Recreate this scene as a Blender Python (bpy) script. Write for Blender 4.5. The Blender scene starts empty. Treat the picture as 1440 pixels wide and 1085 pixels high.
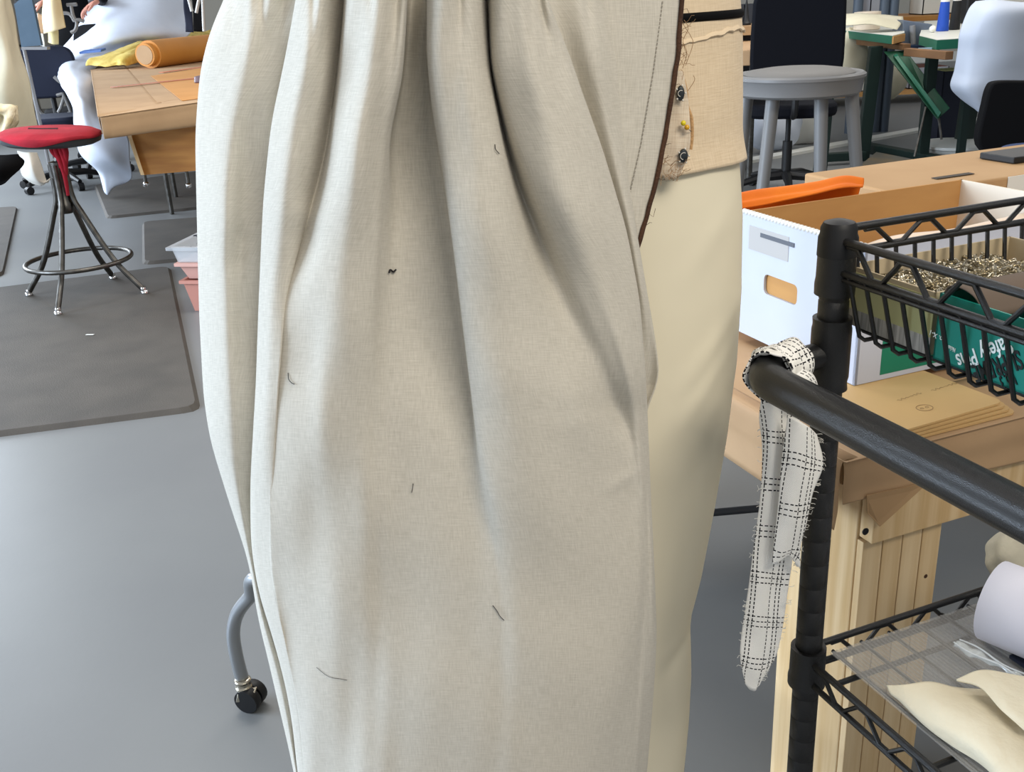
import bpy, bmesh, math, random
import numpy as np
from mathutils import Vector, Matrix
random.seed(4); np.random.seed(4)
S = bpy.context.scene
COL = S.collection
R = math.radians
# ------------------------------------------------------------------ camera
F = 1400.0; H = 1.10; PITCH = R(21.5); ROLL = R(3.0)
fw = np.array([0, math.cos(PITCH), -math.sin(PITCH)])
rt0 = np.array([1, 0, 0.]); up0 = np.cross(rt0, fw)
rt = math.cos(ROLL)*rt0 - math.sin(ROLL)*up0
up = math.sin(ROLL)*rt0 + math.cos(ROLL)*up0
CAM = np.array([0, 0, H])
cd = bpy.data.cameras.new('camera'); co = bpy.data.objects.new('camera', cd); COL.objects.link(co)
cd.sensor_fit = 'HORIZONTAL'; cd.sensor_width = 36; cd.lens = 36*F/1440; cd.clip_start = .02; cd.clip_end = 100
co.matrix_world = Matrix(((rt[0], up[0], -fw[0], 0), (rt[1], up[1], -fw[1], 0), (rt[2], up[2], -fw[2], H), (0, 0, 0, 1)))
S.camera = co
# ------------------------------------------------------------------ light
S.view_settings.view_transform = 'Standard'; S.view_settings.look = 'None'
S.view_settings.gamma = 1; S.view_settings.use_curve_mapping = False; S.view_settings.exposure = 0.0
w = bpy.data.worlds.new('World'); S.world = w; w.use_nodes = True
w.node_tree.nodes['Background'].inputs[0].default_value = (.93, .96, 1, 1)
w.node_tree.nodes['Background'].inputs[1].default_value = .55
def area(name, loc, target, sx, sy, power, col):
    l = bpy.data.lights.new(name, 'AREA'); l.shape = 'RECTANGLE'; l.size = sx; l.size_y = sy; l.energy = power; l.color = col
    o = bpy.data.objects.new(name, l); COL.objects.link(o); o.location = loc
    o.rotation_euler = (Vector(target)-Vector(loc)).to_track_quat('-Z', 'Y').to_euler(); return o
area('window_daylight', (-5.2, 1.0, 1.7), (0, 1.0, .9), 3.4, 1.9, 460, (.68, .82, 1))
area('window_daylight', (-5.2, 7.0, 1.7), (0, 7.0, .8), 4.0, 1.9, 330, (.78, .88, 1))
area('ceiling_lamp', (1.1, -1.0, 3.0), (.6, .6, .4), 1.6, .6, 66, (1, .92, .80))
area('ceiling_lamp', (-.8, 3.4, 3.0), (-.8, 3.4, 0), 2.4, .6, 60, (1, .95, .88))
area('ceiling_lamp', (2.2, 5.4, 3.0), (2.2, 5.4, 0), 2.4, .6, 60, (1, .95, .88))

# ------------------------------------------------------------------ pixel helpers (photo pixel -> point at real depth)
def ray(x, y): return fw + rt*(x-720)/F - up*(y-542.5)/F
def at(x, y, Y): d = ray(x, y); return Vector(CAM + d*(Y/d[1]))
def onz(x, y, z=0.): d = ray(x, y); return Vector(CAM + d*((z-H)/d[2]))
AZ = R(21.4); A2 = np.array([-math.sin(AZ), math.cos(AZ)]); B2 = np.array([math.cos(AZ), math.sin(AZ)])
O2 = np.array([.274, .80])
def K(a, b, z): p = O2 - a*A2 + b*B2; return Vector((p[0], p[1], z))      # cart frame: a towards the viewer, b to the right
KA = Vector((-A2[0], -A2[1], 0)); KB = Vector((B2[0], B2[1], 0)); KZ = Vector((0, 0, 1))
def PA(x, y, b): d = ray(x, y); o = O2+b*B2; t = (o@B2)/(d[:2]@B2); return Vector(CAM+d*t)
def PB(x, y, a): d = ray(x, y); o = O2-a*A2; t = (o@A2)/(d[:2]@A2); return Vector(CAM+d*t)
def toK(p): q = np.array([p.x, p.y])-O2; return -(q@A2), q@B2

# ------------------------------------------------------------------ materials
def lin(c): return tuple(((v/255)/12.92 if v/255 <= .04045 else ((v/255+.055)/1.055)**2.4) for v in c)+(1,)
MC = {}
def mat(name, c, rough=.6, metal=0., c2=None, scale=20., stretch=(1, 1, 1), bump=0., bscale=None, spec=.4, coat=0., trans=0., alpha=1., sheen=0., uv=False):
    if name in MC: return MC[name]
    m = bpy.data.materials.new(name); m.use_nodes = True; MC[name] = m
    nt = m.node_tree; b = nt.nodes['Principled BSDF']
    b.inputs['Base Color'].default_value = lin(c); b.inputs['Roughness'].default_value = rough
    b.inputs['Metallic'].default_value = metal; b.inputs['Specular IOR Level'].default_value = spec
    b.inputs['Coat Weight'].default_value = coat; b.inputs['Transmission Weight'].default_value = trans
    b.inputs['Alpha'].default_value = alpha; b.inputs['Sheen Weight'].default_value = sheen
    tc = nt.nodes.new('ShaderNodeTexCoord'); mp = nt.nodes.new('ShaderNodeMapping'); mp.inputs['Scale'].default_value = stretch
    nt.links.new(tc.outputs['UV' if uv else 'Object'], mp.inputs[0])
    if c2:
        n = nt.nodes.new('ShaderNodeTexNoise'); n.inputs['Scale'].default_value = scale; n.inputs['Detail'].default_value = 5
        nt.links.new(mp.outputs[0], n.inputs[0])
        r = nt.nodes.new('ShaderNodeValToRGB'); r.color_ramp.elements[0].color = lin(c); r.color_ramp.elements[1].color = lin(c2)
        r.color_ramp.elements[0].position = .35; r.color_ramp.elements[1].position = .65
        nt.links.new(n.outputs[0], r.inputs[0]); nt.links.new(r.outputs[0], b.inputs['Base Color'])
    if bump:
        n = nt.nodes.new('ShaderNodeTexNoise'); n.inputs['Scale'].default_value = bscale or scale; n.inputs['Detail'].default_value = 4
        nt.links.new(mp.outputs[0], n.inputs[0])
        bp = nt.nodes.new('ShaderNodeBump'); bp.inputs['Strength'].default_value = bump; bp.inputs['Distance'].default_value = .01
        nt.links.new(n.outputs[0], bp.inputs['Height']); nt.links.new(bp.outputs[0], b.inputs['Normal'])
    return m
def weave(name, c, cd_, ppm=900., slub=1., translucent=.0, rough=.9, bump=.25):
    """woven cloth: warp and weft threads with slubs, on UV in metres"""
    m = bpy.data.materials.new(name); m.use_nodes = True; MC[name] = m; nt = m.node_tree; L = nt.links; b = nt.nodes['Principled BSDF']
    b.inputs['Roughness'].default_value = rough; b.inputs['Specular IOR Level'].default_value = .15; b.inputs['Sheen Weight'].default_value = .15
    tc = nt.nodes.new('ShaderNodeTexCoord')
    outs = []
    for sc in ((ppm, ppm/14, 1), (ppm/14, ppm, 1)):
        mp = nt.nodes.new('ShaderNodeMapping'); mp.inputs['Scale'].default_value = sc; L.new(tc.outputs['UV'], mp.inputs[0])
        n = nt.nodes.new('ShaderNodeTexNoise'); n.inputs['Scale'].default_value = 1; n.inputs['Detail'].default_value = 2.5; n.inputs['Roughness'].default_value = .6
        L.new(mp.outputs[0], n.inputs[0]); outs.append(n.outputs[0])
    ad = nt.nodes.new('ShaderNodeMath'); ad.operation = 'ADD'; L.new(outs[0], ad.inputs[0]); L.new(outs[1], ad.inputs[1])
    hf = nt.nodes.new('ShaderNodeMath'); hf.operation = 'MULTIPLY'; hf.inputs[1].default_value = .5; L.new(ad.outputs[0], hf.inputs[0])
    r = nt.nodes.new('ShaderNodeValToRGB'); r.color_ramp.elements[0].color = lin(cd_); r.color_ramp.elements[1].color = lin(c)
    r.color_ramp.elements[0].position = .5-.18/slub; r.color_ramp.elements[1].position = .5+.12/slub
    L.new(hf.outputs[0], r.inputs[0]); L.new(r.outputs[0], b.inputs['Base Color'])
    bp = nt.nodes.new('ShaderNodeBump'); bp.inputs['Strength'].default_value = bump; bp.inputs['Distance'].default_value = .001
    L.new(hf.outputs[0], bp.inputs['Height']); L.new(bp.outputs[0], b.inputs['Normal'])
    if translucent:
        t = nt.nodes.new('ShaderNodeBsdfTranslucent'); L.new(r.outputs[0], t.inputs[0])
        mx = nt.nodes.new('ShaderNodeMixShader'); mx.inputs[0].default_value = translucent
        L.new(b.outputs[0], mx.inputs[1]); L.new(t.outputs[0], mx.inputs[2]); L.new(mx.outputs[0], nt.nodes['Material Output'].inputs[0])
    return m

# ------------------------------------------------------------------ geometry helpers
WL = {}
class MB:
    def __init__(s): s.v = []; s.f = []
    def add(s, vs, fs): n = len(s.v); s.v += [Vector(p) for p in vs]; s.f += [tuple(i+n for i in f) for f in fs]; return s
    def pbox(s, p, u, v, w):                       # corner + three edge vectors
        p, u, v, w = map(Vector, (p, u, v, w))
        if u.cross(v).dot(w) < 0: u, v = v, u
        c = [p, p+u, p+u+v, p+v]; c += [q+w for q in c]
        return s.add(c, [(3, 2, 1, 0), (4, 5, 6, 7), (0, 1, 5, 4), (1, 2, 6, 5), (2, 3, 7, 6), (3, 0, 4, 7)])
    def box(s, c, sz, rz=0.):
        c = Vector(c); m = Matrix.Rotation(rz, 3, 'Z'); u = m@Vector((sz[0], 0, 0)); v = m@Vector((0, sz[1], 0)); w_ = Vector((0, 0, sz[2]))
        return s.pbox(c-u/2-v/2-w_/2, u, v, w_)
    def prism(s, pts, ext):                        # planar outline extruded along ext
        n = len(pts); pts = [Vector(p) for p in pts]; e = Vector(ext)
        return s.add(pts+[p+e for p in pts], [tuple(range(n))[::-1], tuple(range(n, 2*n))]+[(i, (i+1) % n, n+(i+1) % n, n+i) for i in range(n)])
    def tube(s, pts, r, seg=10, closed=False, cap=True, flat=1.):
        pts = [Vector(p) for p in pts]; n = len(pts)
        rr = r if isinstance(r, (list, tuple)) else [r]*n
        t0 = (pts[1]-pts[0]).normalized(); nrm = t0.orthogonal().normalized(); vs = []
        for i, p in enumerate(pts):
            if closed: t = (pts[(i+1) % n]-pts[i-1]).normalized()
            else: t = (pts[min(i+1, n-1)]-pts[max(i-1, 0)]).normalized()
            nrm = (nrm-t*nrm.dot(t)).normalized(); bn = t.cross(nrm)
            for k in range(seg):
                a = 2*math.pi*k/seg; vs.append(p+(nrm*math.cos(a)+bn*math.sin(a)*flat)*rr[i])
        fs = []
        for i in range(n if closed else n-1):
            j = (i+1) % n
            for k in range(seg): k2 = (k+1) % seg; fs.append((i*seg+k, i*seg+k2, j*seg+k2, j*seg+k))
        if cap and not closed: fs += [tuple(range(seg))[::-1], tuple(range((n-1)*seg, n*seg))]
        return s.add(vs, fs)
    def lathe(s, prof, c, seg=24, ax=(0, 0, 1), sx=1., sy=1.):
        c = Vector(c); q = Vector((0, 0, 1)).rotation_difference(Vector(ax).normalized()); vs = []; n = len(prof)
        for r_, z in prof:
            for k in range(seg): a = 2*math.pi*k/seg; vs.append(c+q@Vector((r_*math.cos(a)*sx, r_*math.sin(a)*sy, z)))
        fs = [(i*seg+k, i*seg+(k+1) % seg, (i+1)*seg+(k+1) % seg, (i+1)*seg+k) for i in range(n-1) for k in range(seg)]
        fs += [tuple(range(seg))[::-1], tuple(range((n-1)*seg, n*seg))]
        return s.add(vs, fs)
    def ball(s, c, r, seg=12, sz=1., ax=(0, 0, 1)):
        n = max(5, seg//2); return s.lathe([(max(r*math.sin(math.pi*i/n), r*.02), -r*sz*math.cos(math.pi*i/n)) for i in range(n+1)], c, seg, ax)
    def build(s, name, m, parent=None, smooth=True, bevel=0., solid=0., sub=0, base=None):
        P = np.array([tuple(p) for p in s.v]); b = Vector(((P[:, 0].min()+P[:, 0].max())/2, (P[:, 1].min()+P[:, 1].max())/2, P[:, 2].min())) if base is None else Vector(base)
        me = bpy.data.meshes.new(name); me.from_pydata([tuple(p-b) for p in s.v], [], s.f); me.materials.append(m)
        if smooth: me.shade_smooth() if hasattr(me, 'shade_smooth') else None
        if smooth: me.set_sharp_from_angle(angle=R(40))
        o = bpy.data.objects.new(name, me); COL.objects.link(o); WL[o.name] = b
        if parent: o.parent = parent; o.location = b-WL[parent.name]
        else: o.location = b
        if bevel: q = o.modifiers.new('bevel', 'BEVEL'); q.width = bevel; q.segments = 2; q.limit_method = 'ANGLE'
        if solid: q = o.modifiers.new('solidify', 'SOLIDIFY'); q.thickness = solid; q.offset = 0
        if sub: q = o.modifiers.new('subdivision', 'SUBSURF'); q.levels = sub; q.render_levels = sub
        return o
def tag(o, label=None, cat=None, group=None, kind=None):
    for k, v in (('label', label), ('category', cat), ('group', group), ('kind', kind)):
        if v: o[k] = v
    return o
def thing(name, label, cat, loc, group=None):
    o = bpy.data.objects.new(name, None); COL.objects.link(o); o.location = loc; o.empty_display_size = .1; WL[o.name] = Vector(loc)
    return tag(o, label, cat, group)
def cr(P, n):
    """Catmull-Rom resample of rows P (k,3) to n points"""
    P = np.asarray(P, float); k = len(P)
    if k == 2: t = np.linspace(0, 1, n)[:, None]; return P[0]*(1-t)+P[1]*t
    Q = np.vstack([2*P[0]-P[1], P, 2*P[-1]-P[-2]]); out = np.empty((n,)+P.shape[1:])
    for i, s_ in enumerate(np.linspace(0, k-1-1e-9, n)):
        j = int(s_); t = s_-j; p0, p1, p2, p3 = Q[j], Q[j+1], Q[j+2], Q[j+3]
        out[i] = .5*((2*p1)+(p2-p0)*t+(2*p0-5*p1+4*p2-p3)*t*t+(3*p1-p0-3*p2+p3)*t**3)
    return out
def sheet(name, rows, nu, nv, m, parent=None, thick=.002, wob=0., wf=20., world=False, fray=0.):
    """cloth or paper surface through a grid of control points; UV in metres"""
    g = [[(p if world else at(*p)) for p in r_] for r_ in rows]
    g = np.array([[tuple(p) for p in r_] for r_ in g])
    g = np.stack([cr(r_, nu) for r_ in g]); g = np.stack([cr(g[:, i], nv) for i in range(nu)], 1)
    return grid_mesh(name, g, m, parent, thick, wob, wf, fray)
def grid_mesh(name, g, m, parent=None, thick=.002, wob=0., wf=20., fray=0.):
    nv, nu = g.shape[:2]
    du = np.zeros((nv, nu)); du[:, 1:] = np.cumsum(np.linalg.norm(np.diff(g, axis=1), axis=2), 1)
    dv = np.zeros((nv, nu)); dv[1:] = np.cumsum(np.linalg.norm(np.diff(g, axis=0), axis=2), 0)
    du -= du[:, nu//2:nu//2+1]; dv = np.repeat(dv.mean(1, keepdims=True), nu, 1)
    if fray:
        g[-1] += (g[-1]-g[-2])*np.random.rand(nu, 1)*fray
    if wob:
        ph = np.random.rand(6)*6
        k = np.sin(du*wf+ph[0]+2*np.sin(dv*wf*.4+ph[1]))+.6*np.sin(dv*wf*1.3+ph[2]+du*wf*.7)+.4*np.sin(du*wf*2.3-dv*wf*1.7+ph[3])
        g = g+np.array([.25, 1, .4])*(k*wob)[..., None]
    mb = MB(); mb.v = [Vector(p) for p in g.reshape(-1, 3)]
    mb.f = [(j*nu+i, j*nu+i+1, (j+1)*nu+i+1, (j+1)*nu+i) for j in range(nv-1) for i in range(nu-1)]
    o = mb.build(name, m, parent, solid=thick)
    o.data.set_sharp_from_angle(angle=R(180))
    uvl = o.data.uv_layers.new(name='UVMap'); uv = np.stack([du.reshape(-1), -dv.reshape(-1)], 1)
    idx = np.empty(len(o.data.loops), int); o.data.loops.foreach_get('vertex_index', idx)
    uvl.data.foreach_set('uv', uv[idx].reshape(-1)); return o
def arc(c, u, v, r, a0, a1, n): c, u, v = Vector(c), Vector(u), Vector(v); return [c+u*(r*math.cos(R(a0+(a1-a0)*i/(n-1))))+v*(r*math.sin(R(a0+(a1-a0)*i/(n-1)))) for i in range(n)]
def smoothpath(pts, n): return [Vector(p) for p in cr([tuple(p) for p in pts], n)]

# ------------------------------------------------------------------ shared materials
M_floor = mat('floor_vinyl', (114, 116, 117), .42, c2=(121, 123, 123), scale=1.5, bump=.02, bscale=90, spec=.45)
M_mat = mat('mat_rubber', (70, 66, 61), .75, c2=(80, 75, 69), scale=6, bump=.15, bscale=220)
M_black = mat('black_plastic', (18, 18, 20), .5)
M_blackcoat = mat('black_powdercoat', (11, 11, 12), .3, bump=.25, bscale=1500, spec=.55)
M_navy = mat('navy_fabric', (24, 30, 48), .9, bump=.1, bscale=300)
M_chrome = mat('chrome', (205, 205, 205), .16, 1.)
M_steel = mat('brushed_steel', (110, 108, 104), .38, 1., c2=(85, 82, 78), scale=30)
M_grey = mat('grey_paint', (128, 128, 130), .45)
M_red = mat('red_fabric', (176, 32, 50), .85, c2=(150, 24, 40), scale=9, bump=.2, bscale=40)
M_kraft = mat('kraft_paper', (182, 150, 114), .7, c2=(170, 138, 103), scale=5, bump=.12, bscale=14)
M_kraft2 = mat('kraft_paper_dark', (176, 143, 104), .75, c2=(160, 128, 92), scale=5, bump=.12, bscale=14)
M_card = mat('cardboard', (190, 142, 84), .8, c2=(180, 132, 78), scale=8, stretch=(1, 1, 4))
M_pine = mat('pine_wood', (226, 198, 154), .55, c2=(206, 172, 122), scale=7, stretch=(9, 9, .5), bump=.05)
M_ply = mat('plywood_brown', (176, 124, 60), .6, c2=(154, 102, 46), scale=4, stretch=(1, 1, 8))
M_white = mat('white_cloth', (206, 213, 226), .85, c2=(196, 204, 218), scale=4, bump=.1, bscale=20)
M_whitep = mat('white_plastic', (222, 222, 216), .4)
M_cream = mat('cream_cloth', (214, 208, 184), .85, c2=(200, 194, 170), scale=5, bump=.1, bscale=30)
M_green = mat('green_paint', (20, 62, 42), .5, c2=(28, 84, 58), scale=6)
M_greenlip = mat('green_laminate_edge', (32, 104, 80), .45)
M_dgreen = mat('dark_green_paint', (14, 34, 30), .5)
M_skin = mat('skin', (196, 136, 116), .55)
M_blackcloth = mat('black_cloth', (10, 10, 12), .9, spec=.15)

# ------------------------------------------------------------------ setting
def struct(mb, name, m, smooth=False): return tag(mb.build(name, m, smooth=smooth), kind='structure')
fl = struct(MB().box((1, 5.5, -.05), (16, 17, .1)), 'floor', M_floor)
M_wall = mat('wall_paint', (176, 172, 162), .8, c2=(168, 164, 154), scale=2)
struct(MB().box((1, 13.6, 1.6), (16, .15, 3.2)), 'wall_back', M_wall)
struct(MB().box((-6.0, 5.5, .4), (.15, 16, .8)).box((-6.0, 5.5, 2.95), (.15, 16, .5)).box((-6.0, 4.3, 1.75), (.15, .5, 1.95)).box((-6.0, -1.6, 1.75), (.15, 2, 1.95)).box((-6.0, 11.4, 1.75), (.15, 4, 1.95)), 'wall_left', M_wall)
struct(MB().box((8.7, 5.5, 1.6), (.15, 16, 3.2)), 'wall_right', M_wall)
struct(MB().box((1, 13.5, .06), (15.4, .03, .12)), 'baseboard_back', M_whitep)
for k, y in ((1, 1.7), (2, 7.)):
    wn = struct(MB().box((-5.95, y, .8), (.12, 4.7, .05)).box((-5.95, y, 2.7), (.12, 4.7, .05)).box((-5.95, y, 1.75), (.08, .06, 1.9)), 'window_%d' % k, M_whitep)
# long pale strip running over the floor behind the machine tables
a_, b_ = onz(1180, 207), onz(1400, 167); d_ = (b_-a_).normalized()
struct(MB().pbox(a_-d_*1.5+Vector((0, 0, .0)), (b_-a_)+d_*3.5, Vector((-d_.y, d_.x, 0))*.10, (0, 0, .018)), 'trim_1', M_whitep)

def floor_mat(pts, label, th=.014):
    mb = MB(); P = [onz(*p) for p in pts]
    # rounded corners
    out = []
    n = len(P)
    for i in range(n):
        p, a, b = P[i], P[i-1], P[(i+1) % n]
        ra = min(.05, (a-p).length*.3); e, g = p+(a-p).normalized()*ra, p+(b-p).normalized()*ra
        for t in (0, .33, .67, 1): out.append(e*(1-t)**2+p*2*t*(1-t)+g*t*t)
    cx = sum(out, Vector())/len(out)
    n = len(out); top = [p+(cx-p).normalized()*.02+Vector((0, 0, th)) for p in out]
    if (out[1]-out[0]).cross(out[2]-out[1]).z < 0 or True:
        pass
    mb.add(out+top, [tuple(range(n)), tuple(range(n, 2*n))]+[(i, (i+1) % n, n+(i+1) % n, n+i) for i in range(n)])
    o = mb.build('floor_mat', M_mat, smooth=False)
    bm = bmesh.new(); bm.from_mesh(o.data); bmesh.ops.recalc_face_normals(bm, faces=bm.faces); bm.to_mesh(o.data); bm.free()
    return tag(o, label, 'mat', 'dark rubber floor mats')
floor_mat([(-420, 668), (283, 578), (240, 376), (-260, 440)], 'large dark brown rubber mat under the red stool')
floor_mat([(200, 373), (200, 314), (430, 296), (430, 352)], 'small dark mat behind the pink tub, beside the skirt')
floor_mat([(150, 308), (132, 262), (330, 236), (400, 282)], 'dark mat under the brown papered table, farthest back')
floor_mat([(-120, 420), (5, 388), (25, 292), (-90, 300)], 'dark mat at the left edge of the photo')
tg = MB().pbox(onz(120, 471, .016), (.03, -.004, 0), (.002, .008, 0), (0, 0, .001)); tag(tg.build('paper_tag', M_whitep, smooth=False), 'tiny pale paper tag lying on the large mat', 'tag')

# ================================================================== SKIRT
YS = np.linspace(-60, 1165, 250)
def rail(pts):
    pts = sorted(pts); y, x = zip(*pts); v = np.interp(YS, y, x)
    k = np.exp(-.5*(np.arange(-12, 13)/4.)**2); k /= k.sum()
    vp = np.concatenate([2*v[0]-v[12:0:-1], v, 2*v[-1]-v[-2:-14:-1]]); return np.convolve(vp, k, 'valid')
S_ = rail([(-60, 338), (0, 320), (40, 301), (100, 286), (190, 279), (300, 281), (440, 284), (560, 290), (620, 299), (700, 323), (790, 352), (870, 365), (930, 380), (1000, 396), (1060, 410), (1165, 430)])
E1 = rail([(-60, 424), (0, 418), (15, 415), (85, 402), (174, 383), (279, 372), (423, 365), (540, 361), (590, 358), (681, 353), (766, 354), (830, 364), (900, 386), (960, 402), (1020, 413), (1085, 419), (1165, 434)])
E2 = rail([(-60, 492), (10, 489), (100, 481), (239, 464), (348, 444), (423, 420), (560, 408), (700, 404), (800, 402), (900, 418), (1000, 436), (1165, 450)])
E3 = rail([(-60, 574), (0, 571), (50, 569), (115, 564), (187, 547), (300, 541), (450, 534), (700, 530), (1165, 545)])
E4 = rail([(-60, 602), (0, 602), (75, 601), (150, 608), (239, 623), (348, 638), (498, 656), (640, 672), (756, 692), (840, 702), (1165, 715)])
E5 = rail([(-60, 672), (0, 674), (100, 683), (200, 698), (300, 718), (448, 748), (550, 772), (615, 806), (668, 840), (720, 862), (800, 878), (1165, 872)])
V5 = rail([(-60, 682), (0, 685), (95, 689), (200, 711), (264, 729), (330, 755), (430, 790), (520, 832), (600, 866), (680, 886), (800, 895), (1165, 884)])
E6 = rail([(-60, 690), (0, 692), (95, 696), (190, 722), (264, 750), (358, 792), (488, 852), (600, 888), (680, 900), (800, 906), (1165, 892)])
E7 = rail([(-60, 758), (0, 768), (70, 797), (129, 817), (209, 846), (323, 880), (423, 899), (540, 908), (590, 910), (690, 914), (791, 919), (891, 923), (967, 919), (1085, 909), (1165, 900)])
E8 = rail([(-60, 852), (0, 855), (75, 866), (149, 873), (249, 883), (323, 894), (400, 907), (473, 920), (528, 928), (546, 926), (570, 906), (700, 904), (900, 912), (1165, 890)])
one = np.ones_like(YS)
def dep(pts): return rail(pts)
amp = dep([(-60, 1.), (300, 1.), (600, .8), (850, .5), (1165, .35)])
z0 = 0*one
mid = lambda a, b, t: a+(b-a)*t
RAILS = [
 (S_+230, -.20*one), (S_+70, -.11*one), (S_+6, -.055*one), (S_, -.036*one),
 (mid(S_, E1, .38), dep([(-60, -.012), (300, -.006), (600, -.012), (790, -.03), (1165, -.02)])),
 (mid(S_, E1, .7), dep([(-60, -.02), (120, -.016), (270, -.03), (420, -.024), (600, -.02), (790, -.034), (1165, -.022)])),
 (E1+dep([(-60, 3), (600, 5), (900, 2), (1165, 0)]), dep([(-60, -.03), (500, -.034), (800, -.036), (1165, -.024)])),
 (E1, dep([(-60, -.004), (600, -.006), (900, -.012), (1165, -.012)])),
 (mid(E1, E2, .3), dep([(-60, .012), (500, .010), (1165, .004)])),
 (mid(E1, E2, .66), dep([(-60, .003), (100, .004), (300, -.001), (430, .008), (700, .014), (1165, .010)])),
 (E2-dep([(-60, 6), (200, 8), (350, 20), (480, 30), (1165, 26)]), dep([(-60, -.024), (200, -.014), (350, -.006), (450, .007), (700, .012), (1165, .012)])),
 (E2+dep([(-60, 0), (300, 3), (480, 24), (1165, 26)]), dep([(-60, .004), (200, .008), (350, .010), (500, .013), (1165, .014)])),
 (mid(E2, E3, .45), dep([(-60, .020), (250, .020), (500, .016), (1165, .016)])),
 (mid(E2, E3, .85), dep([(-60, .014), (200, .010), (500, .008), (900, .014), (1165, .016)])),
 (E3, dep([(-60, .010), (180, .004), (300, -.002), (400, -.002), (700, .004), (1165, .014)])),
 (E3+dep([(-60, 0), (120, 0), (200, 3), (280, 16), (450, 30), (1165, 34)]), dep([(-60, -.030), (200, -.022), (450, -.010), (700, 0), (1165, .012)])),
 (E4-dep([(-60, 6), (100, 8), (250, 14), (600, 16), (800, 26), (1165, 30)]), dep([(-60, -.030), (250, -.022), (500, -.016), (700, -.006), (900, .004), (1165, .010)])),
 (E4+dep([(-60, 4), (300, 5), (500, 3), (700, 0), (1165, 0)]), dep([(-60, -.018), (250, -.016), (600, -.009), (800, .003), (1165, .010)])),
 (E4+dep([(-60, 1), (500, 2), (650, 6), (800, 14), (1165, 20)]), dep([(-60, .010), (500, .009), (900, .012), (1165, .014)])),
 (mid(E4, E5, .5), dep([(-60, .018), (400, .018), (700, .020), (1165, .018)])),
 (E5, dep([(-60, .004), (250, .012), (600, .013), (700, .010), (1165, .014)])),
 (V5, dep([(-60, -.028), (100, -.024), (300, -.012), (520, -.003), (650, .002), (800, .008), (1165, .008)])),
 (E6, dep([(-60, .002), (300, .008), (600, .004), (1165, .004)])),
 (mid(E6, E7, .4), dep([(-60, .018), (300, .020), (500, .012), (700, .002), (1165, .002)])),
 (mid(E6, E7, .8), dep([(-60, .010), (300, .012), (600, .000), (1165, -.003)])),
 (E7, dep([(-60, .004), (500, -.002), (700, -.012), (1165, -.012)])), (E7-6, -.036*one),
 (mid(E7, E8, .5)-dep([(-60, 0), (500, 0), (560, 8), (1165, 8)]), dep([(-60, -.018), (400, -.020), (560, -.046), (1165, -.046)])),
 (E8, -.030*one), (E8-14, -.045*one), (E8-60, -.075*one)]
NC = 420
cxr = (S_+np.maximum(E7, E8))/2; hwr = (np.maximum(E7, E8)-S_)/2*1.18
pxs = np.zeros((len(YS), NC)); Yw = np.zeros((len(YS), NC))
for j in range(len(YS)):
    P = np.array([(r_[0][j], r_[1][j]*(1.5*amp[j] if 6 < k < 25 else 1)) for k, r_ in enumerate(RAILS)])
    q = cr(P, NC); sg = float(np.interp(YS[j], [-60, 300, 600, 850, 1165], [1.2, 1.8, 3.5, 9, 12]))
    kk = np.exp(-.5*(np.arange(-48, 49)/sg)**2); kk /= kk.sum(); qd = np.convolve(np.pad(q[:, 1], 48, 'edge'), kk, 'valid')
    wt_ = np.clip(np.minimum(np.arange(NC)-NC*.25, NC*.79-np.arange(NC))/20., 0, 1); q[:, 1] = q[:, 1]*(1-wt_)+qd*wt_; qx = np.convolve(np.pad(q[:, 0], 48, 'edge'), kk, 'valid'); q[:, 0] = q[:, 0]*(1-wt_)+qx*wt_
    u = np.clip((q[:, 0]-cxr[j])/hwr[j], -.97, .97)
    pxs[j] = q[:, 0]; Yw[j] = .835-.135*np.sqrt(1-u*u)-q[:, 1]
# soft, uneven tension of the cloth
uu = np.linspace(0, 1, NC)[None, :]; vv = (YS/1000)[:, None]
Yw += .0016*np.sin(vv*19+uu*31+2*np.sin(uu*17))+.0009*np.sin(vv*31-uu*40+1)+.0003*np.sin(uu*160+3*np.sin(vv*6))
fade = np.clip(1-(YS[:, None]+60)/330, 0, 1)
Yw += .0034*fade*np.sin(uu*150+2*np.sin(vv*7))
# diagonal drag folds near the right side and on the second lobe
def drag(x0, y0, x1, y1, wd, h, nose=.15):
    global Yw
    X = pxs; Yp = YS[:, None]; dx, dy = x1-x0, y1-y0; L2 = dx*dx+dy*dy; t = ((X-x0)*dx+(Yp-y0)*dy)/L2
    dist = ((X-x0)*dy-(Yp-y0)*dx)/math.sqrt(L2)
    Yw = Yw-h*np.exp(-(dist/wd)**2)*np.clip(t/nose, 0, 1)**2*np.clip((1-t)/nose, 0, 1)**2*(np.clip((t > 0)*(t < 1), 0, 1))
drag(456, 258, 405, 345, 22, .004, .45); drag(775, 480, 850, 670, 20, .005, .4); drag(830, 500, 905, 660, 16, -.004, .4)
drag(350, 270, 318, 430, 16, -.005, .4); drag(836, 700, 912, 650, 9, .002, .4)
for (x0, y0, x1, y1, wd, hh) in ((386, -200, 362, 110, 6, -.007), (344, -200, 322, 90, 6, -.006), (404, -200, 396, 70, 5, -.005), (452, -200, 436, 120, 6, -.006), (520, -200, 524, 80, 6, -.004),
                                 (640, -200, 650, 110, 6, -.005), (728, -200, 752, 100, 6, -.006), (805, -200, 838, 120, 6, -.006), (748, -200, 786, 150, 6, .005), (365, -200, 345, 120, 6, .005)):
    drag(x0, y0, x1, y1, wd, hh, .35)
g = np.zeros((len(YS), NC, 3))
for j in range(len(YS)):
    d = fw[None]+rt[None]*((pxs[j]-720)/F)[:, None]-up[None]*(YS[j]-542.5)/F
    g[j] = CAM+d*(Yw[j]/d[:, 1])[:, None]
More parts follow.
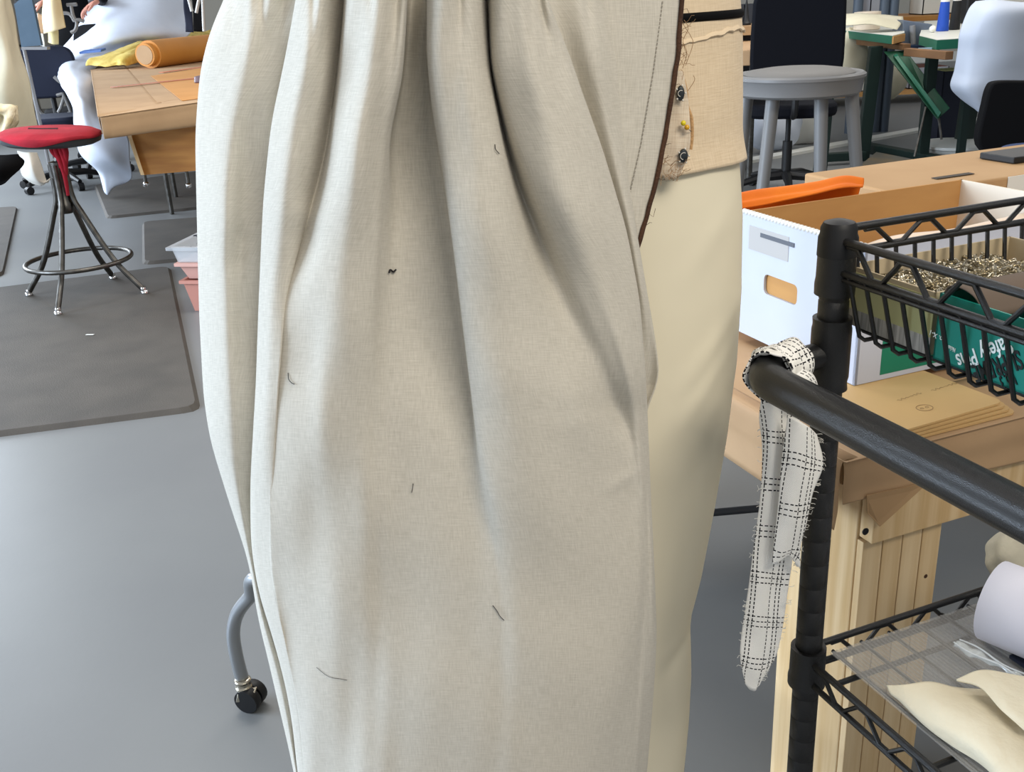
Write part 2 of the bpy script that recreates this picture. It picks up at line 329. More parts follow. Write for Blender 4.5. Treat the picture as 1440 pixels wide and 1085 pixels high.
M_linen = weave('greige_linen', (217, 211, 198), (191, 185, 171), ppm=1000, slub=.85, translucent=.10)
sk = thing('skirt', 'pale greige linen gathered skirt hanging in folds on the dress form', 'skirt', (-.02, .78, .25))
grid_mesh('gathered_panel', g, M_linen, sk, .0012)
def skY(px, py):
    j = int(np.argmin(abs(YS-py))); c = [Yw[j, i] for i in range(NC) if abs(pxs[j, i]-px) < 2.5]; return min(c) if c else .75
# flat front placket with stitching and brown binding
def brown(y): return float(np.interp(y, [-60, 0, 75, 184, 259, 343, 420], [962, 959, 954, 937, 922, 899, 868]))
def flapY(x, y): return .790+.00010*(x-860)
rows = []
for y in np.linspace(-60, 400, 12):
    e = brown(y); l = float(np.interp(y, YS, E8))-90; l = min(l, e-6)
    rows.append([(l+(e-l)*t, y, flapY(l+(e-l)*t, y)) for t in (0, .25, .5, .75, 1)])
sheet('placket', rows, 40, 60, M_linen, sk, .0016, wob=.0004, wf=60)
M_bind = mat('brown_binding', (84, 55, 36), .85, c2=(66, 42, 28), scale=60, bump=.3, bscale=500)
rows = []
for y in np.linspace(-60, 400, 30):
    e = brown(y)+random.uniform(-.6, .6); wd = 4.4+random.uniform(-.4, .6)
    rows.append([(e-wd*.7, y, flapY(e, y)-.0022), (e, y, flapY(e, y)-.0036), (e+wd*.6, y, flapY(e, y)-.001), (e, y, flapY(e, y)+.0016)])
tag(sheet('binding', rows, 8, 90, M_bind, sk, .0008), 'dark brown raw-edged binding')
mb = MB()
for k in range(48):
    y = 2+k*5.8; x = float(np.interp(y, [0, 100, 200, 280], [932, 919, 902, 884])); x2 = float(np.interp(y+3.6, [0, 100, 200, 280], [932, 919, 902, 884]))
    mb.tube([at(x, y, flapY(x, y)-.0014), at(x2, y+3.6, flapY(x2, y)-.0014)], .0005, 5)
M_thr = mat('grey_thread', (150, 144, 132), .9)
tag(mb.build('stitching', M_thr, sk), 'fine grey stitches', kind='stuff')
mb = MB()
for y, x in ((14, 958), (120, 947), (300, 912), (318, 907), (250, 925), (205, 934)):
    e = brown(y); p = at(e+1, y, flapY(e, y)-.003); q = at(e+8, y+random.uniform(-6, 6), flapY(e, y)-.004); r_ = at(e+11, y+random.uniform(-9, 9), flapY(e, y)-.003)
    mb.tube([p, q, r_], .00022, 4)
tag(mb.build('frayed_thread', M_bind, sk), 'frayed brown threads', kind='stuff')
# loose threads lying on the skirt
M_lint = mat('dark_thread', (38, 36, 38), .9)
for pts, lab, rad in (([(547, 384), (549, 379), (553, 382), (557, 379)], 'short thick black thread crumb high on the middle of the skirt', .0007),
                 ([(405, 524), (406, 533), (410, 538), (414, 540)], 'curled black thread on the left fold of the skirt', .0003),
                 ([(579, 668), (581, 680), (579, 692)], 'straight dark thread low on the middle of the skirt', .0003),
                 ([(693, 851), (699, 859), (703, 866), (709, 872)], 'dark curved thread near the bottom right of the skirt', .0003),
                 ([(696, 203), (697, 210), (702, 216)], 'short fine thread on the upper right fold of the skirt', .0003),
                 ([(445, 938), (462, 951), (478, 954), (488, 956)], 'long thin pale-brown thread at the bottom left of the skirt', .0002)):
    pp = smoothpath([at(x, y, skY(x, y)-.0016) for x, y in pts], 10)
    tag(MB().tube(pp, rad, 5).build('loose_thread', M_lint), lab, 'thread', 'loose threads on the skirt')

# ================================================================== DRESS FORM
df = thing('dress_form', 'cream fabric covered dress form with legs on a grey caster stand', 'dress form', (0, 1.15, 0))
RP = [(-80, 1028), (0, 1033), (60, 1036), (215, 1037), (300, 1042), (400, 1040), (500, 1034), (600, 1021), (700, 1004), (800, 985), (850, 972), (880, 970), (940, 971), (1000, 968), (1085, 960), (1200, 950)]
YC = .93
mb = MB(); SG = 160; n = 0; ry_ = [];
for y in np.linspace(-80, 1200, 170):
    xr = float(np.interp(y, [p[0] for p in RP], [p[1] for p in RP]))
    e = at(xr, y, YC); rx = .185+.0*y
    if y > 500: rx = .185-(y-500)*.00007
    cx = e.x-rx; ryy = .105 if y < 600 else .105-(y-600)*.00004
    for k in range(SG):
        a = 2*math.pi*k/SG; sgn = math.cos(a)
        ppx = xr-(1-sgn)*rx*1400/.93*.98; dd = 0
        if math.sin(a) > 0:
            for (x0, y0, x1, y1, wd, hh) in ((1045, 392, 925, 500, 14, .0030), (1040, 430, 915, 560, 12, .0024), (1030, 250, 930, 360, 16, .0016), (980, 862, 900, 900, 14, -.005), (1025, 520, 940, 640, 18, -.0022)):
                dx, dy = x1-x0, y1-y0; L2 = dx*dx+dy*dy; t = ((ppx-x0)*dx+(y-y0)*dy)/L2; ds = ((ppx-x0)*dy-(y-y0)*dx)/math.sqrt(L2)
                if -.1 < t < 1.1: dd += hh*math.exp(-(ds/wd)**2)*math.sin(math.pi*min(max((t+.1)/1.2, 0), 1))
        mb.v.append(Vector((cx+rx*math.copysign(abs(sgn)**.92, sgn), YC-ryy*math.sin(a)-dd, e.z)))
    n += 1
mb.f = [(j*SG+k, (j+1)*SG+k, (j+1)*SG+(k+1) % SG, j*SG+(k+1) % SG) for j in range(n-1) for k in range(SG)]+[tuple(range(SG)), tuple(range((n-1)*SG, n*SG))[::-1]]
M_form = mat('form_cover', (232, 224, 200), .6, c2=(226, 217, 192), scale=3, bump=.06, bscale=12, spec=.25)
mb.build('body', M_form, df)
MB().tube([(0, 1.15, .14), (0, 1.15, .9), (0, 1.0, .9)], .016, 14).build('pole', M_grey, df)
pa = [Vector((0, 1.15, .2)), Vector((-.2, 1.25, .21)), at(372, 815, 1.33), at(352, 838, 1.36), at(334, 862, 1.38), at(328, 890, 1.385), at(333, 925, 1.383), at(343, 962, 1.383)]
MB().tube(smoothpath(pa, 50), .0112, 14).build('stand_arm', mat('silver_paint', (150, 152, 154), .35, .6), df)
def caster(p, parent, r=.022):
    mb = MB(); p = Vector((p.x, p.y, r))
    mb.lathe([(r*.6, -.008), (r*.96, -.008), (r, -.005), (r, .005), (r*.96, .008), (r*.6, .008)], p+Vector((.0, -.010, 0)), 20, (.35, 1, 0)).lathe([(r*.6, -.008), (r*.96, -.008), (r, -.005), (r, .005), (r*.96, .008), (r*.6, .008)], p+Vector((.006, .010, 0)), 20, (.35, 1, 0))
    o = mb.build('caster', M_black, parent)
    MB().lathe([(.007, .0), (.014, .0), (.015, .004), (.012, .007), (.012, .014), (.015, .016), (.012, .02)], p+Vector((-.006, 0, r*.75)), 18).pbox(p+Vector((-.02, -.014, -.002)), (.03, 0, .0), (0, .028, 0), (.006, 0, .02)).build('fork', mat('nickel', (190, 182, 166), .25, 1.), o, bevel=.002)
    return o
cp = onz(353, 993); caster(cp, df)
for q in ((.08, 1.75), (.12, .72)):
    d = Vector((q[0], q[1], .0)); MB().tube(smoothpath([Vector((0, 1.15, .2)), Vector((q[0]*.7, 1.15+(q[1]-1.15)*.7, .2)), d+Vector((0, 0, .12)), d+Vector((0, 0, .04))], 20), .0112, 12).build('stand_arm', MC['silver_paint'], df); caster(d, df)

# muslin wrap round the hips
M_mus = weave('muslin', (226, 206, 176), (206, 184, 152), ppm=700, slub=.8, bump=.5)
mw = thing('muslin_wrap', 'beige muslin hip wrap with black tape, pinned round the dress form', 'wrap', (.1, .86, .92))
def form_pt(y, s, off):
    """point on the form: s=0 right silhouette, rising towards the front"""
    xr = float(np.interp(y, [p[0] for p in RP], [p[1] for p in RP])); e = at(xr, y, YC); cx = e.x-.185; a = s
    return Vector((cx+(.185+off)*math.cos(a), YC-(.105+off)*math.sin(a), e.z))
rows = []
for y in np.linspace(-70, 218, 9):
    o_ = .003+(.0035 if y > 190 else 0)+.0025*math.exp(-((y-50)/9.)**2)
    rows.append([form_pt(y, s_, o_) for s_ in np.linspace(-1.3, 1.75, 14)])
sheet('cloth', rows, 90, 70, M_mus, mw, .0015, wob=.0007, wf=45, world=True)
rows = [[form_pt(y, s_, .0045+k) for s_ in np.linspace(-.9, 1.5, 12)] for y, k in ((12, 0), (15, .0015), (18, .0015), (23, 0))]
tp = sheet('black_tape', rows, 60, 6, M_blackcloth, mw, .001, world=True)
mb = MB(); pp = []
for i in range(40):
    s_ = 1.25-i*.03; y = 42+6*math.sin(i*.16)+1.5*random.random(); pp.append(form_pt(y+.7*math.sin(i*1.2), s_, .0040+.0006*random.random()))
mb.tube(pp, .0024, 7, flat=.6); mb.build('rolled_seam', M_mus, mw)
mb = MB(); pp = smoothpath([at(x, y, .832) for x, y in ((961, 112), (965, 130), (966, 148), (972, 166), (973, 190), (971, 210))], 24)
mb.tube(pp, .0017, 7).build('edge_roll', mat('tan_edge', (190, 150, 104), .9, bump=.3, bscale=300), mw)
rows = [[(l, y, .829), ((l+r_)/2, y, .827), (r_, y, .829)] for y, l, r_ in ((100, 940, 960), (130, 938, 966), (160, 932, 969), (190, 928, 971), (215, 926, 968), (232, 922, 962), (246, 926, 955))]
sheet('frayed_flap', rows, 24, 40, weave('pale_muslin', (226, 212, 190), (198, 176, 150), ppm=600, slub=.8, bump=.6), mw, .0014, wob=.0006, wf=120, fray=4)
mb = MB()
random.seed(8)
for i in range(46):
    x0 = random.uniform(928, 962); y0 = random.choice([random.uniform(222, 246), random.uniform(25, 100)]);
    if y0 < 110: x0 = random.uniform(956, 966)
    px_ = [(x0, y0)]; a = random.uniform(0, 6.28)
    for k in range(4): a += random.uniform(-1, 1); px_.append((px_[-1][0]+4*math.cos(a), px_[-1][1]+4*math.sin(a)))
    mb.tube([at(x, y, .8225-.0012*k) for k, (x, y) in enumerate(px_)], .00022, 4)
for pts in ([(975, 106), (977, 112), (972, 121), (967, 128)], [(962, 28), (968, 40), (960, 58), (966, 74), (960, 96)], [(958, 30), (972, 52), (974, 64), (964, 92)]):
    mb.tube(smoothpath([at(x, y, .8215) for x, y in pts], 12), .0003, 4)
tag(mb.build('loose_thread', mat('tan_thread', (160, 128, 96), .9), mw), 'frayed tan thread ends', kind='stuff')
M_gun = mat('gunmetal', (62, 66, 68), .3, .8)
for (x, y, w_, h_), lab in (((957, 131, 11, 20), None), ((961, 219, 13, 19), None)):
    mb = MB(); c = at(x, y, .824); rx = w_/2*.00057; rz = h_/2*.00057
    mb.lathe([(rx*.4, -.0016), (rx*1.0, -.0012), (rx*1.05, 0), (rx*.9, .0012), (rx*.3, .002)], c, 20, (0, -1, .1), 1, rz/rx)
    sn = mb.build('snap', M_gun, mw)
    m2 = MB()
    m2.tube(arc(c+Vector((0, -.0022, 0)), Vector((1, 0, 0)), Vector((0, 0, 1)), rx*.75, 60, 260, 12), .0003, 5)
    for k in range(5): an = k*1.3; m2.ball(c+Vector((rx*1.2*math.cos(an), -.001, rz*1.1*math.sin(an))), .0009, 8)
    m2.build('snap_rim', mat('thread_white', (214, 210, 200), .6), sn)
for (x, y), cc, lab in (((961, 173), (226, 206, 24), 'upper bright yellow round pin head by the muslin edge'), ((966, 179), (214, 160, 22), 'lower amber-yellow round pin head by the muslin edge')):
    c = at(x, y, .822); t = thing('dressmaking_pin', lab, 'pin', c, 'yellow headed pins in the muslin')
    MB().ball(c, .0022, 14).build('head', mat('pin_yellow_%d' % y, cc, .25, coat=.5), t)
    MB().tube([c, c+Vector((.004, .004, -.004))], .0003, 6).build('shaft', M_chrome, t)

# ================================================================== CART
ct = thing('utility_cart', 'black powder-coated wire shelf cart in the right foreground', 'cart', K(.22, .45, 0))
LA, LB = .46, .90
def post(a, b):
    c = K(a, b, 0); mb = MB(); prof = [(.0127, .08)]
    for k in range(33):
        z = .085+k*.0254
        if z > .885: break
        prof += [(.0127, z), (.0121, z+.0008), (.0121, z+.0018), (.0127, z+.0026)]
    prof += [(.0127, .893)]
    mb.lathe(prof, c, 28); p = mb.build('post', M_blackcoat, ct)
    MB().lathe([(.0125, .886), (.0165, .886), (.0162, .901), (.0150, .904), (.0148, .909), (.0125, .9135), (.006, .9155), (.002, .916)], c, 28).build('cap', M_black, p)
    MB().lathe([(.0135, .853), (.0166, .853), (.0168, .862), (.0160, .868), (.0156, .902), (.0135, .902)], c, 28).build('upper_collar', M_blackcoat, p)
    MB().lathe([(.0135, .455), (.0178, .455), (.0180, .463), (.0170, .468), (.0168, .498), (.0135, .498)], c, 28).build('lower_collar', M_blackcoat, p)
    MB().lathe([(.008, .0), (.008, .06), (.03, .062), (.03, .068), (.014, .07), (.014, .082)], c+Vector((0, 0, .0)), 20).build('stem', M_chrome, p)
    o = MB().lathe([(.02, -.012), (.036, -.012), (.038, -.006), (.038, .006), (.036, .012), (.02, .012)], c+Vector((0, 0, .038)), 24, KB).build('wheel', M_black, p)
    return p
for a, b in ((0, 0), (LA, 0), (0, LB), (LA, LB)): post(a, b)
def rod(p, q, r, nm='rail', par=None, seg=10): return MB().tube([p, q], r, seg).build(nm, M_blackcoat, par or ct)
def truss(name, p, q, zt, zb, pitch=.062, rr=.0034):
    t = MB().tube([Vector((*p[:2], zt)), Vector((*q[:2], zt))], rr, 10).build(name, M_blackcoat, ct)
    MB().tube([Vector((*p[:2], zb)), Vector((*q[:2], zb))], rr*.9, 10).build('lower_rail', M_blackcoat, t)
    L = (Vector(q[:2])-Vector(p[:2])).length; n = int(L/pitch)*2; d = (Vector(q)-Vector(p)); pts = []
    for i in range(n+1):
        x = Vector(p)+d*(.03+.94*i/n); z = zt-rr if i % 2 == 0 else zb+rr*.6
        x = Vector((x.x, x.y, z))
        e = d.normalized()*.006; e.z = 0
        pts += [x-e, x+e]
    MB().tube(pts, .0023, 8).build('zigzag_wire', M_blackcoat, t)
    return t
for zt, zb in ((.900, .874), (.487, .4635)):
    truss('top_rail', K(.01, -.004, 0), K(LA-.01, -.004, 0), zt, zb)
    truss('top_rail', K(.01, LB, 0), K(LA-.01, LB, 0), zt, zb)
    truss('top_rail', K(-.004, .01, 0), K(-.004, LB-.01, 0), zt+.006, zb+.012 if zt > .8 else zb+.006)
    truss('top_rail', K(LA, .01, 0), K(LA, LB-.01, 0), zt, zb)
# extra long rod under the near rail, as on the photo
rod(K(.01, -.004, .8685), K(LA-.01, -.004, .8685), .0022, 'rail')
# basket wires, side A
zf = .817
for i in range(22):
    a = .021+i*.0196
    if a > LA-.01: break
    MB().tube([K(a, -.004, .872), K(a+.003, .006, .83), K(a+.004, .008, zf+.004), K(a+.005, .013, zf), K(a+.005, .05, zf), K(a+.005, LB-.01, zf), K(a+.005, LB, .872)] if i < 1 else
              [K(a, -.004, .872), K(a+.003, .006, .83), K(a+.004, .008, zf+.004), K(a+.005, .013, zf), K(a+.005, .05, zf), K(a+.005, LB-.01, zf)], .0019, 7).build('basket_wire', M_blackcoat, ct)
for i in range(43):
    b = .024+i*.0205
    MB().tube([K(-.004, b, .886), K(.004, b, .83), K(.008, b, zf+.004), K(.012, b, zf+.002), K(LA, b, zf+.002), K(LA, b, .87)], .0019, 7).build('basket_wire', M_blackcoat, ct)
# lower shelf
for b in np.arange(.028, LB-.01, .0345): rod(K(.002, b, .4850), K(LA, b, .4850), .0019, 'shelf_wire', seg=7)
for a in (.006, .040, .16, .28, .40): rod(K(a, 0, .4810), K(a, LB, .4810), .0028, 'cross_bar', seg=8)
# handle
hb = -.082
c0 = K(0, 0, .7985)
hp = [K(0, -.012, .7985), K(0, -.045, .7985)]
def hz(a): return .7985
st = MB().tube([K(0, -.010, .7995), K(0, -.052, .7985)], .0115, 18).build('handle_stub', M_blackcoat, ct)
MB().lathe([(.0132, .768), (.0165, .768), (.0160, .772), (.0160, .776), (.0168, .780), (.0168, .822), (.0160, .826), (.0165, .832), (.0132, .832)], K(0, 0, 0), 28).build('handle_clamp', M_blackcoat, ct)
path = [K(0, -.035, .7985), K(0, -.046, .7985)]+[K(.036-.036*math.cos(t), -.046-.036*math.sin(t), .7985) for t in np.linspace(.2, math.pi/2, 8)]+[K(a, hb, .7985) for a in np.linspace(.06, LA-.06, 8)]
path += [K(LA-.036+.036*math.sin(t), -.082+.036*(1-math.cos(t)), .7985) for t in np.linspace(.2, math.pi/2, 8)]+[K(LA, -.012, .7985)]
MB().tube(path, .0150, 24).build('handle', M_blackcoat, ct)

# --- basket contents
def kbox_open(name, a0, a1, b0, b1, z0_, z1, th, m, parent, inner=None):
    mb = MB()
    for (x0, x1, y0, y1, zz0, zz1) in ((a0, a1, b0, b1, z0_, z0_+th), (a0, a0+th, b0, b1, z0_, z1), (a1-th, a1, b0, b1, z0_, z1), (a0, a1, b0, b0+th, z0_, z1), (a0, a1, b1-th, b1, z0_, z1)):
        mb.pbox(K(x0, y0, zz0), KA*(x1-x0), KB*(y1-y0), KZ*(zz1-zz0))
    return mb.build(name, m, parent, smooth=False)
M_tan = mat('tan_board', (194, 178, 148), .75, c2=(184, 168, 138), scale=20)
pb = thing('pin_box', 'open tan and sage cardboard box full of steel pins in the wire basket', 'box', K(.04, .11, .821))
tray = kbox_open('tray', -.012, .088, .022, .205, .8212, .872, .0016, M_tan, pb)
# printed wrap on the outer side: sage with grey band
M_sage = mat('sage_print', (178, 176, 130), .6, c2=(168, 168, 120), scale=10)
MB().pbox(K(-.012, .0212, .836), KA*.1, KB*.0008, KZ*.032).build('printed_side', M_sage, pb, smooth=False)
MB().pbox(K(-.012, .0212, .8215), KA*.1, KB*.0008, KZ*.0145).build('printed_band', mat('grey_print', (176, 174, 168), .6, c2=(120, 120, 116), scale=1, stretch=(900, 20, 20)), pb, smooth=False)
mb = MB(); random.seed(3)
M_pin = mat('steel_pins', (206, 198, 178), .25, 1.)
def heap(a0, a1, b0, b1, zb, n, mb, hgt=.012, ln=.012):
    for i in range(n):
        a, b = random.uniform(a0, a1), random.uniform(b0, b1); t = random.uniform(0, 6.28); el = random.uniform(-.5, .5)
        h = zb+hgt*(1-abs(2*(b-b0)/(b1-b0)-1)**3)*random.uniform(.5, 1.1)
        d = (KA*math.cos(t)+KB*math.sin(t))*math.cos(el)+KZ*math.sin(el); s_ = d.orthogonal().normalized()*.0018; c = K(a, b, h)
        mb.tube([c-d*ln/2, c+d*ln/2, c+d*ln*.55+s_*.5, c+d*ln/2+s_, c-d*ln*.45+s_], .0006, 4)
        mb.ball(c-d*ln/2+s_*.5, .0013, 6)
heap(-.006, .082, .03, .198, .850, 1000, mb, .012, .015)
MB().pbox(K(-.0095, .0245, .8235), KA*.095, KB*.178, KZ*.026).build('filler', M_tan, pb, smooth=False)
tag(mb.build('steel_pins', M_pin), 'heap of small shiny safety pins inside the tan box', 'pins', kind='stuff')
M_teal = mat('teal_print', (8, 128, 112), .45, c2=(6, 118, 104), scale=4)
tb = thing('safety_pin_box', 'teal green safety pin box with upside-down lettering in the wire basket', 'box', K(.16, .08, .821))
kbox_open('tray', .094, .235, .020, .17, .8212, .874, .0016, M_teal, tb)
def smd(n, m, par, pts, lab=None): return sheet(n, pts, 24, 14, m, par, .001, world=True)
M_taupe = mat('taupe_board', (98, 84, 72), .8)
smd('folded_flap', M_taupe, tb, [[K(.096, b, .874) for b in (.022, .08, .168)], [K(.100, b, .880) for b in (.022, .08, .168)], [K(.112, b, .8815) for b in (.022, .08, .168)], [K(.126, b, .877) for b in (.022, .08, .168)], [K(.136, b, .864) for b in (.022, .08, .168)]])
mb = MB(); heap(.14, .228, .03, .16, .852, 160, mb)
mb.pbox(K(.14, .023, .8235), KA*.09, KB*.143, KZ*.028)
tag(mb.build('steel_pins', mat('dark_pins', (120, 116, 106), .3, 1.), None), 'darker heap of safety pins inside the teal box', 'pins', kind='stuff')
def text(body, size, origin, xd, yd, m, parent, name='lettering', bold=0., squeeze=1., ext=.0002):
    cu = bpy.data.curves.new(name, 'FONT'); cu.body = body; cu.size = size; cu.offset = bold; cu.extrude = ext; cu.resolution_u = 4
    t = bpy.data.objects.new(name+'_tmp', cu); COL.objects.link(t); bpy.context.view_layer.update()
    me = bpy.data.meshes.new_from_object(t.evaluated_get(bpy.context.evaluated_depsgraph_get())); bpy.data.objects.remove(t); bpy.data.curves.remove(cu)
    xd, yd = Vector(xd).normalized(), Vector(yd).normalized(); zd = xd.cross(yd); o_ = Vector(origin)
    M_ = Matrix(((xd.x*squeeze, yd.x, zd.x, o_.x), (xd.y*squeeze, yd.y, zd.y, o_.y), (xd.z*squeeze, yd.z, zd.z, o_.z), (0, 0, 0, 1)))
    me.transform(M_@Matrix.Identity(4)); me.materials.clear(); me.materials.append(m)
    base = o_.copy(); me.transform(Matrix.Translation(-base)); me.name = name
    o = bpy.data.objects.new(name, me); COL.objects.link(o); o.parent = parent; o.location = base-WL[parent.name]; WL[o.name] = base; return o
M_ink = mat('black_ink', (16, 22, 22), .5); M_wink = mat('white_ink', (226, 234, 230), .5)
fb = .0193
# upside-down lettering: reads towards the back of the cart
def ptext(body, size, p, q, m, bold, cap):
    """lettering laid on the teal face from photo pixel p to q"""
    P_, Q_ = PA(*p, fb), PA(*q, fb); xd = (Q_-P_); yd = xd.cross(KB).normalized(); yd = yd if yd.z < 0 else -yd
    o = text(body, cap/.7, P_, xd, yd, m, tb, bold=bold)
    loc = max((v.co.dot(xd.normalized()) for v in o.data.vertices)); k = xd.length/loc; xn = xd.normalized()
    for v in o.data.vertices: v.co += xn*(v.co.dot(xn)*(k-1))
ptext('Safety Pins', 1, (1419, 472), (1343, 499), M_wink, .0002, .0125)
ptext('SUPREME', 1, (1432, 492), (1365, 514), M_ink, .0004, .0135)
ptext('No. 3', 1, (1424, 522), (1404, 530), M_ink, .0002, .010)
ptext('No. X-1', 1, (1332, 478), (1309, 464), M_wink, .0, .004)
ptext('Nickel', 1, (1344, 490), (1334, 485), M_wink, .0, .0035)

# --- lower shelf contents
M_liner = mat('shelf_liner', (200, 198, 192), .35, alpha=.24, spec=.5)
ln_ = thing('shelf_liner', 'clear ribbed plastic liner lying on the lower wire shelf', 'liner', K(.22, .45, .487))
MB().pbox(K(.008, .02, .4885), KA*.44, KB*.86, KZ*.0012).build('film', M_liner, ln_, smooth=False)
mb = MB()
for k in range(190): b = .022+k*.0045; mb.pbox(K(.008, b, .4896), KA*.44, KB*.0016, KZ*.0006)
tag(mb.build('rib', mat('liner_rib', (170, 168, 164), .5, alpha=.22), ln_, smooth=False), kind='stuff')
# white paper roll
def onK(x, y, z): return onz(x, y, z)
r_ = .042; zc = .490+r_
e0 = onz(1398, 842, zc); e1 = e0+KA*.0+((KA*.95+KB*.32).normalized())*.30
mb = MB(); dr = (e1-e0).normalized(); sd = dr.cross(KZ).normalized()
spi = []
for k in range(70):
    t = k/69; an = t*2*math.pi*2.2-math.pi*.6; rr = r_*(1-.28*t); spi.append((sd*math.cos(an)+KZ*math.sin(an))*rr)
gp = np.array([[tuple(e0+dr*(L_*.3)+p) for p in spi] for L_ in np.linspace(0, 1, 8)])
wr = grid_mesh('paper_roll', gp, mat('white_paper', (224, 222, 232), .6), None, .0006); tag(wr, 'large white rolled sheet of paper on the lower cart shelf', 'paper roll')
# crumpled greige bundle above
def blob(name, c, rx, ry, rz, m, label=None, cat=None, amp_=.18, seed=1, parent=None, seg=26, fr=3.):
    rs = np.random.RandomState(seed); ph = rs.rand(8)*6; mb = MB(); n = seg//2
    for j in range(n+1):
        th = math.pi*j/n
        for k in range(seg):
            a = 2*math.pi*k/seg; d = 1+amp_*(math.sin(fr*a+ph[0]+2*th)*math.sin(th*fr+ph[1])+.5*math.sin(2*fr*a+ph[2])*math.sin(2*fr*th+ph[3])*math.sin(th))
            mb.v.append(Vector((c[0]+rx*math.sin(th)*math.cos(a)*d, c[1]+ry*math.sin(th)*math.sin(a)*d, c[2]+max(-rz*.96, -rz*math.cos(th)*d))))
    mb.f = [(j*seg+k, j*seg+(k+1) % seg, (j+1)*seg+(k+1) % seg, (j+1)*seg+k) for j in range(n) for k in range(seg)]
    o = mb.build(name, m, parent, sub=1)
    o.data.set_sharp_from_angle(angle=R(180))
    return tag(o, label, cat) if label else o
c = onz(1432, 800, .515); blob('fabric_bundle', (c.x+.01, c.y+.02, .517), .035, .03, .028, mat('greige_scrap', (196, 190, 170), .9, bump=.3, bscale=40), 'crumpled greige cloth bundle behind the white paper roll', 'fabric', .16, 5)
# cream cloth pieces
M_creamf = mat('cream_fleece', (232, 222, 196), .9, c2=(224, 212, 184), scale=12, bump=.2, bscale=80)
def zs(rows, m, name, label, nu=50, nv=50, th=.002, wob=.0012, wf=40, cat='fabric'):
    rr = [[onz(x, y, z) for (x, y, z) in r_] for r_ in rows]
    return tag(sheet(name, rr, nu, nv, m, None, th, wob, wf, world=True), label, cat)
zb_ = .4925
zs([[(1247, 962, zb_+.004), (1275, 962, .506), (1308, 960, .508), (1345, 968, .503), (1400, 975, .502), (1475, 1000, .500)],
    [(1252, 974, zb_+.002), (1285, 985, .503), (1322, 990, .512), (1365, 1000, .512), (1420, 1010, .507), (1490, 1040, .505)],
    [(1262, 980, zb_+.002), (1295, 1005, .500), (1335, 1018, .508), (1385, 1030, .512), (1440, 1045, .508), (1505, 1085, .505)],
    [(1280, 997, zb_+.002), (1312, 1024, .497), (1350, 1040, .503), (1395, 1060, .508), (1450, 1085, .506), (1515, 1130, .502)],
    [(1296, 1015, zb_+.002), (1340, 1046, zb_+.002), (1380, 1073, zb_+.002), (1415, 1105, zb_+.003), (1460, 1135, .497), (1520, 1180, .496)]],
   M_creamf, 'cream_fabric', 'large cream cloth piece with frayed edge lying on the lower cart shelf')
zs([[(1345, 955, .516), (1380, 944, .520), (1430, 950, .520), (1490, 955, .520)],
    [(1378, 966, .520), (1400, 965, .523), (1440, 975, .523), (1500, 990, .522)],
    [(1408, 1000, .520), (1425, 1002, .523), (1460, 1010, .523), (1520, 1035, .522)],
    [(1440, 1028, .519), (1455, 1030, .520), (1490, 1045, .520), (1540, 1075, .520)]],
   M_creamf, 'cream_fabric', 'smaller cream cloth scrap folded over the larger piece on the shelf', 40, 40)
M_clear = mat('clear_plastic', (225, 232, 232), .12, alpha=.38, spec=.8)
p, q = onz(1345, 905, .506), onz(1475, 975, .512)
t = thing('plastic_sleeve', 'clear crumpled plastic strip beside the white paper roll', 'plastic', onz(1345, 905, .497))
d = (q-p); s_ = Vector((-d.y, d.x, 0)).normalized()
rows = [[p+d*tt+s_*(k*.007*(.6+.4*math.sin(tt*9)))+KZ*(.003*math.cos(k*1.5)+.0015*math.sin(tt*30+k)) for k in (-1, -.5, 0, .5, 1)] for tt in np.linspace(0, 1, 16)]
sheet('film', rows, 14, 50, M_clear, t, .0006, world=True)
mb = MB()
for k in (-1, 1): mb.tube([p+d*tt+s_*(k*.0065*(.6+.4*math.sin(tt*9)))+KZ*(.0035) for tt in np.linspace(0, 1, 20)], .0008, 6)
mb.build('edge_fold', mat('clear_edge', (230, 235, 238), .1, alpha=.6), t)
c = onz(1418, 925, .4925); MB().pbox(c, KA*.05, KB*.09, KZ*.004).build('navy_card', M_navy, smooth=False, bevel=.001); tag(bpy.data.objects['navy_card'], 'dark navy card under the plastic strip on the shelf', 'card')

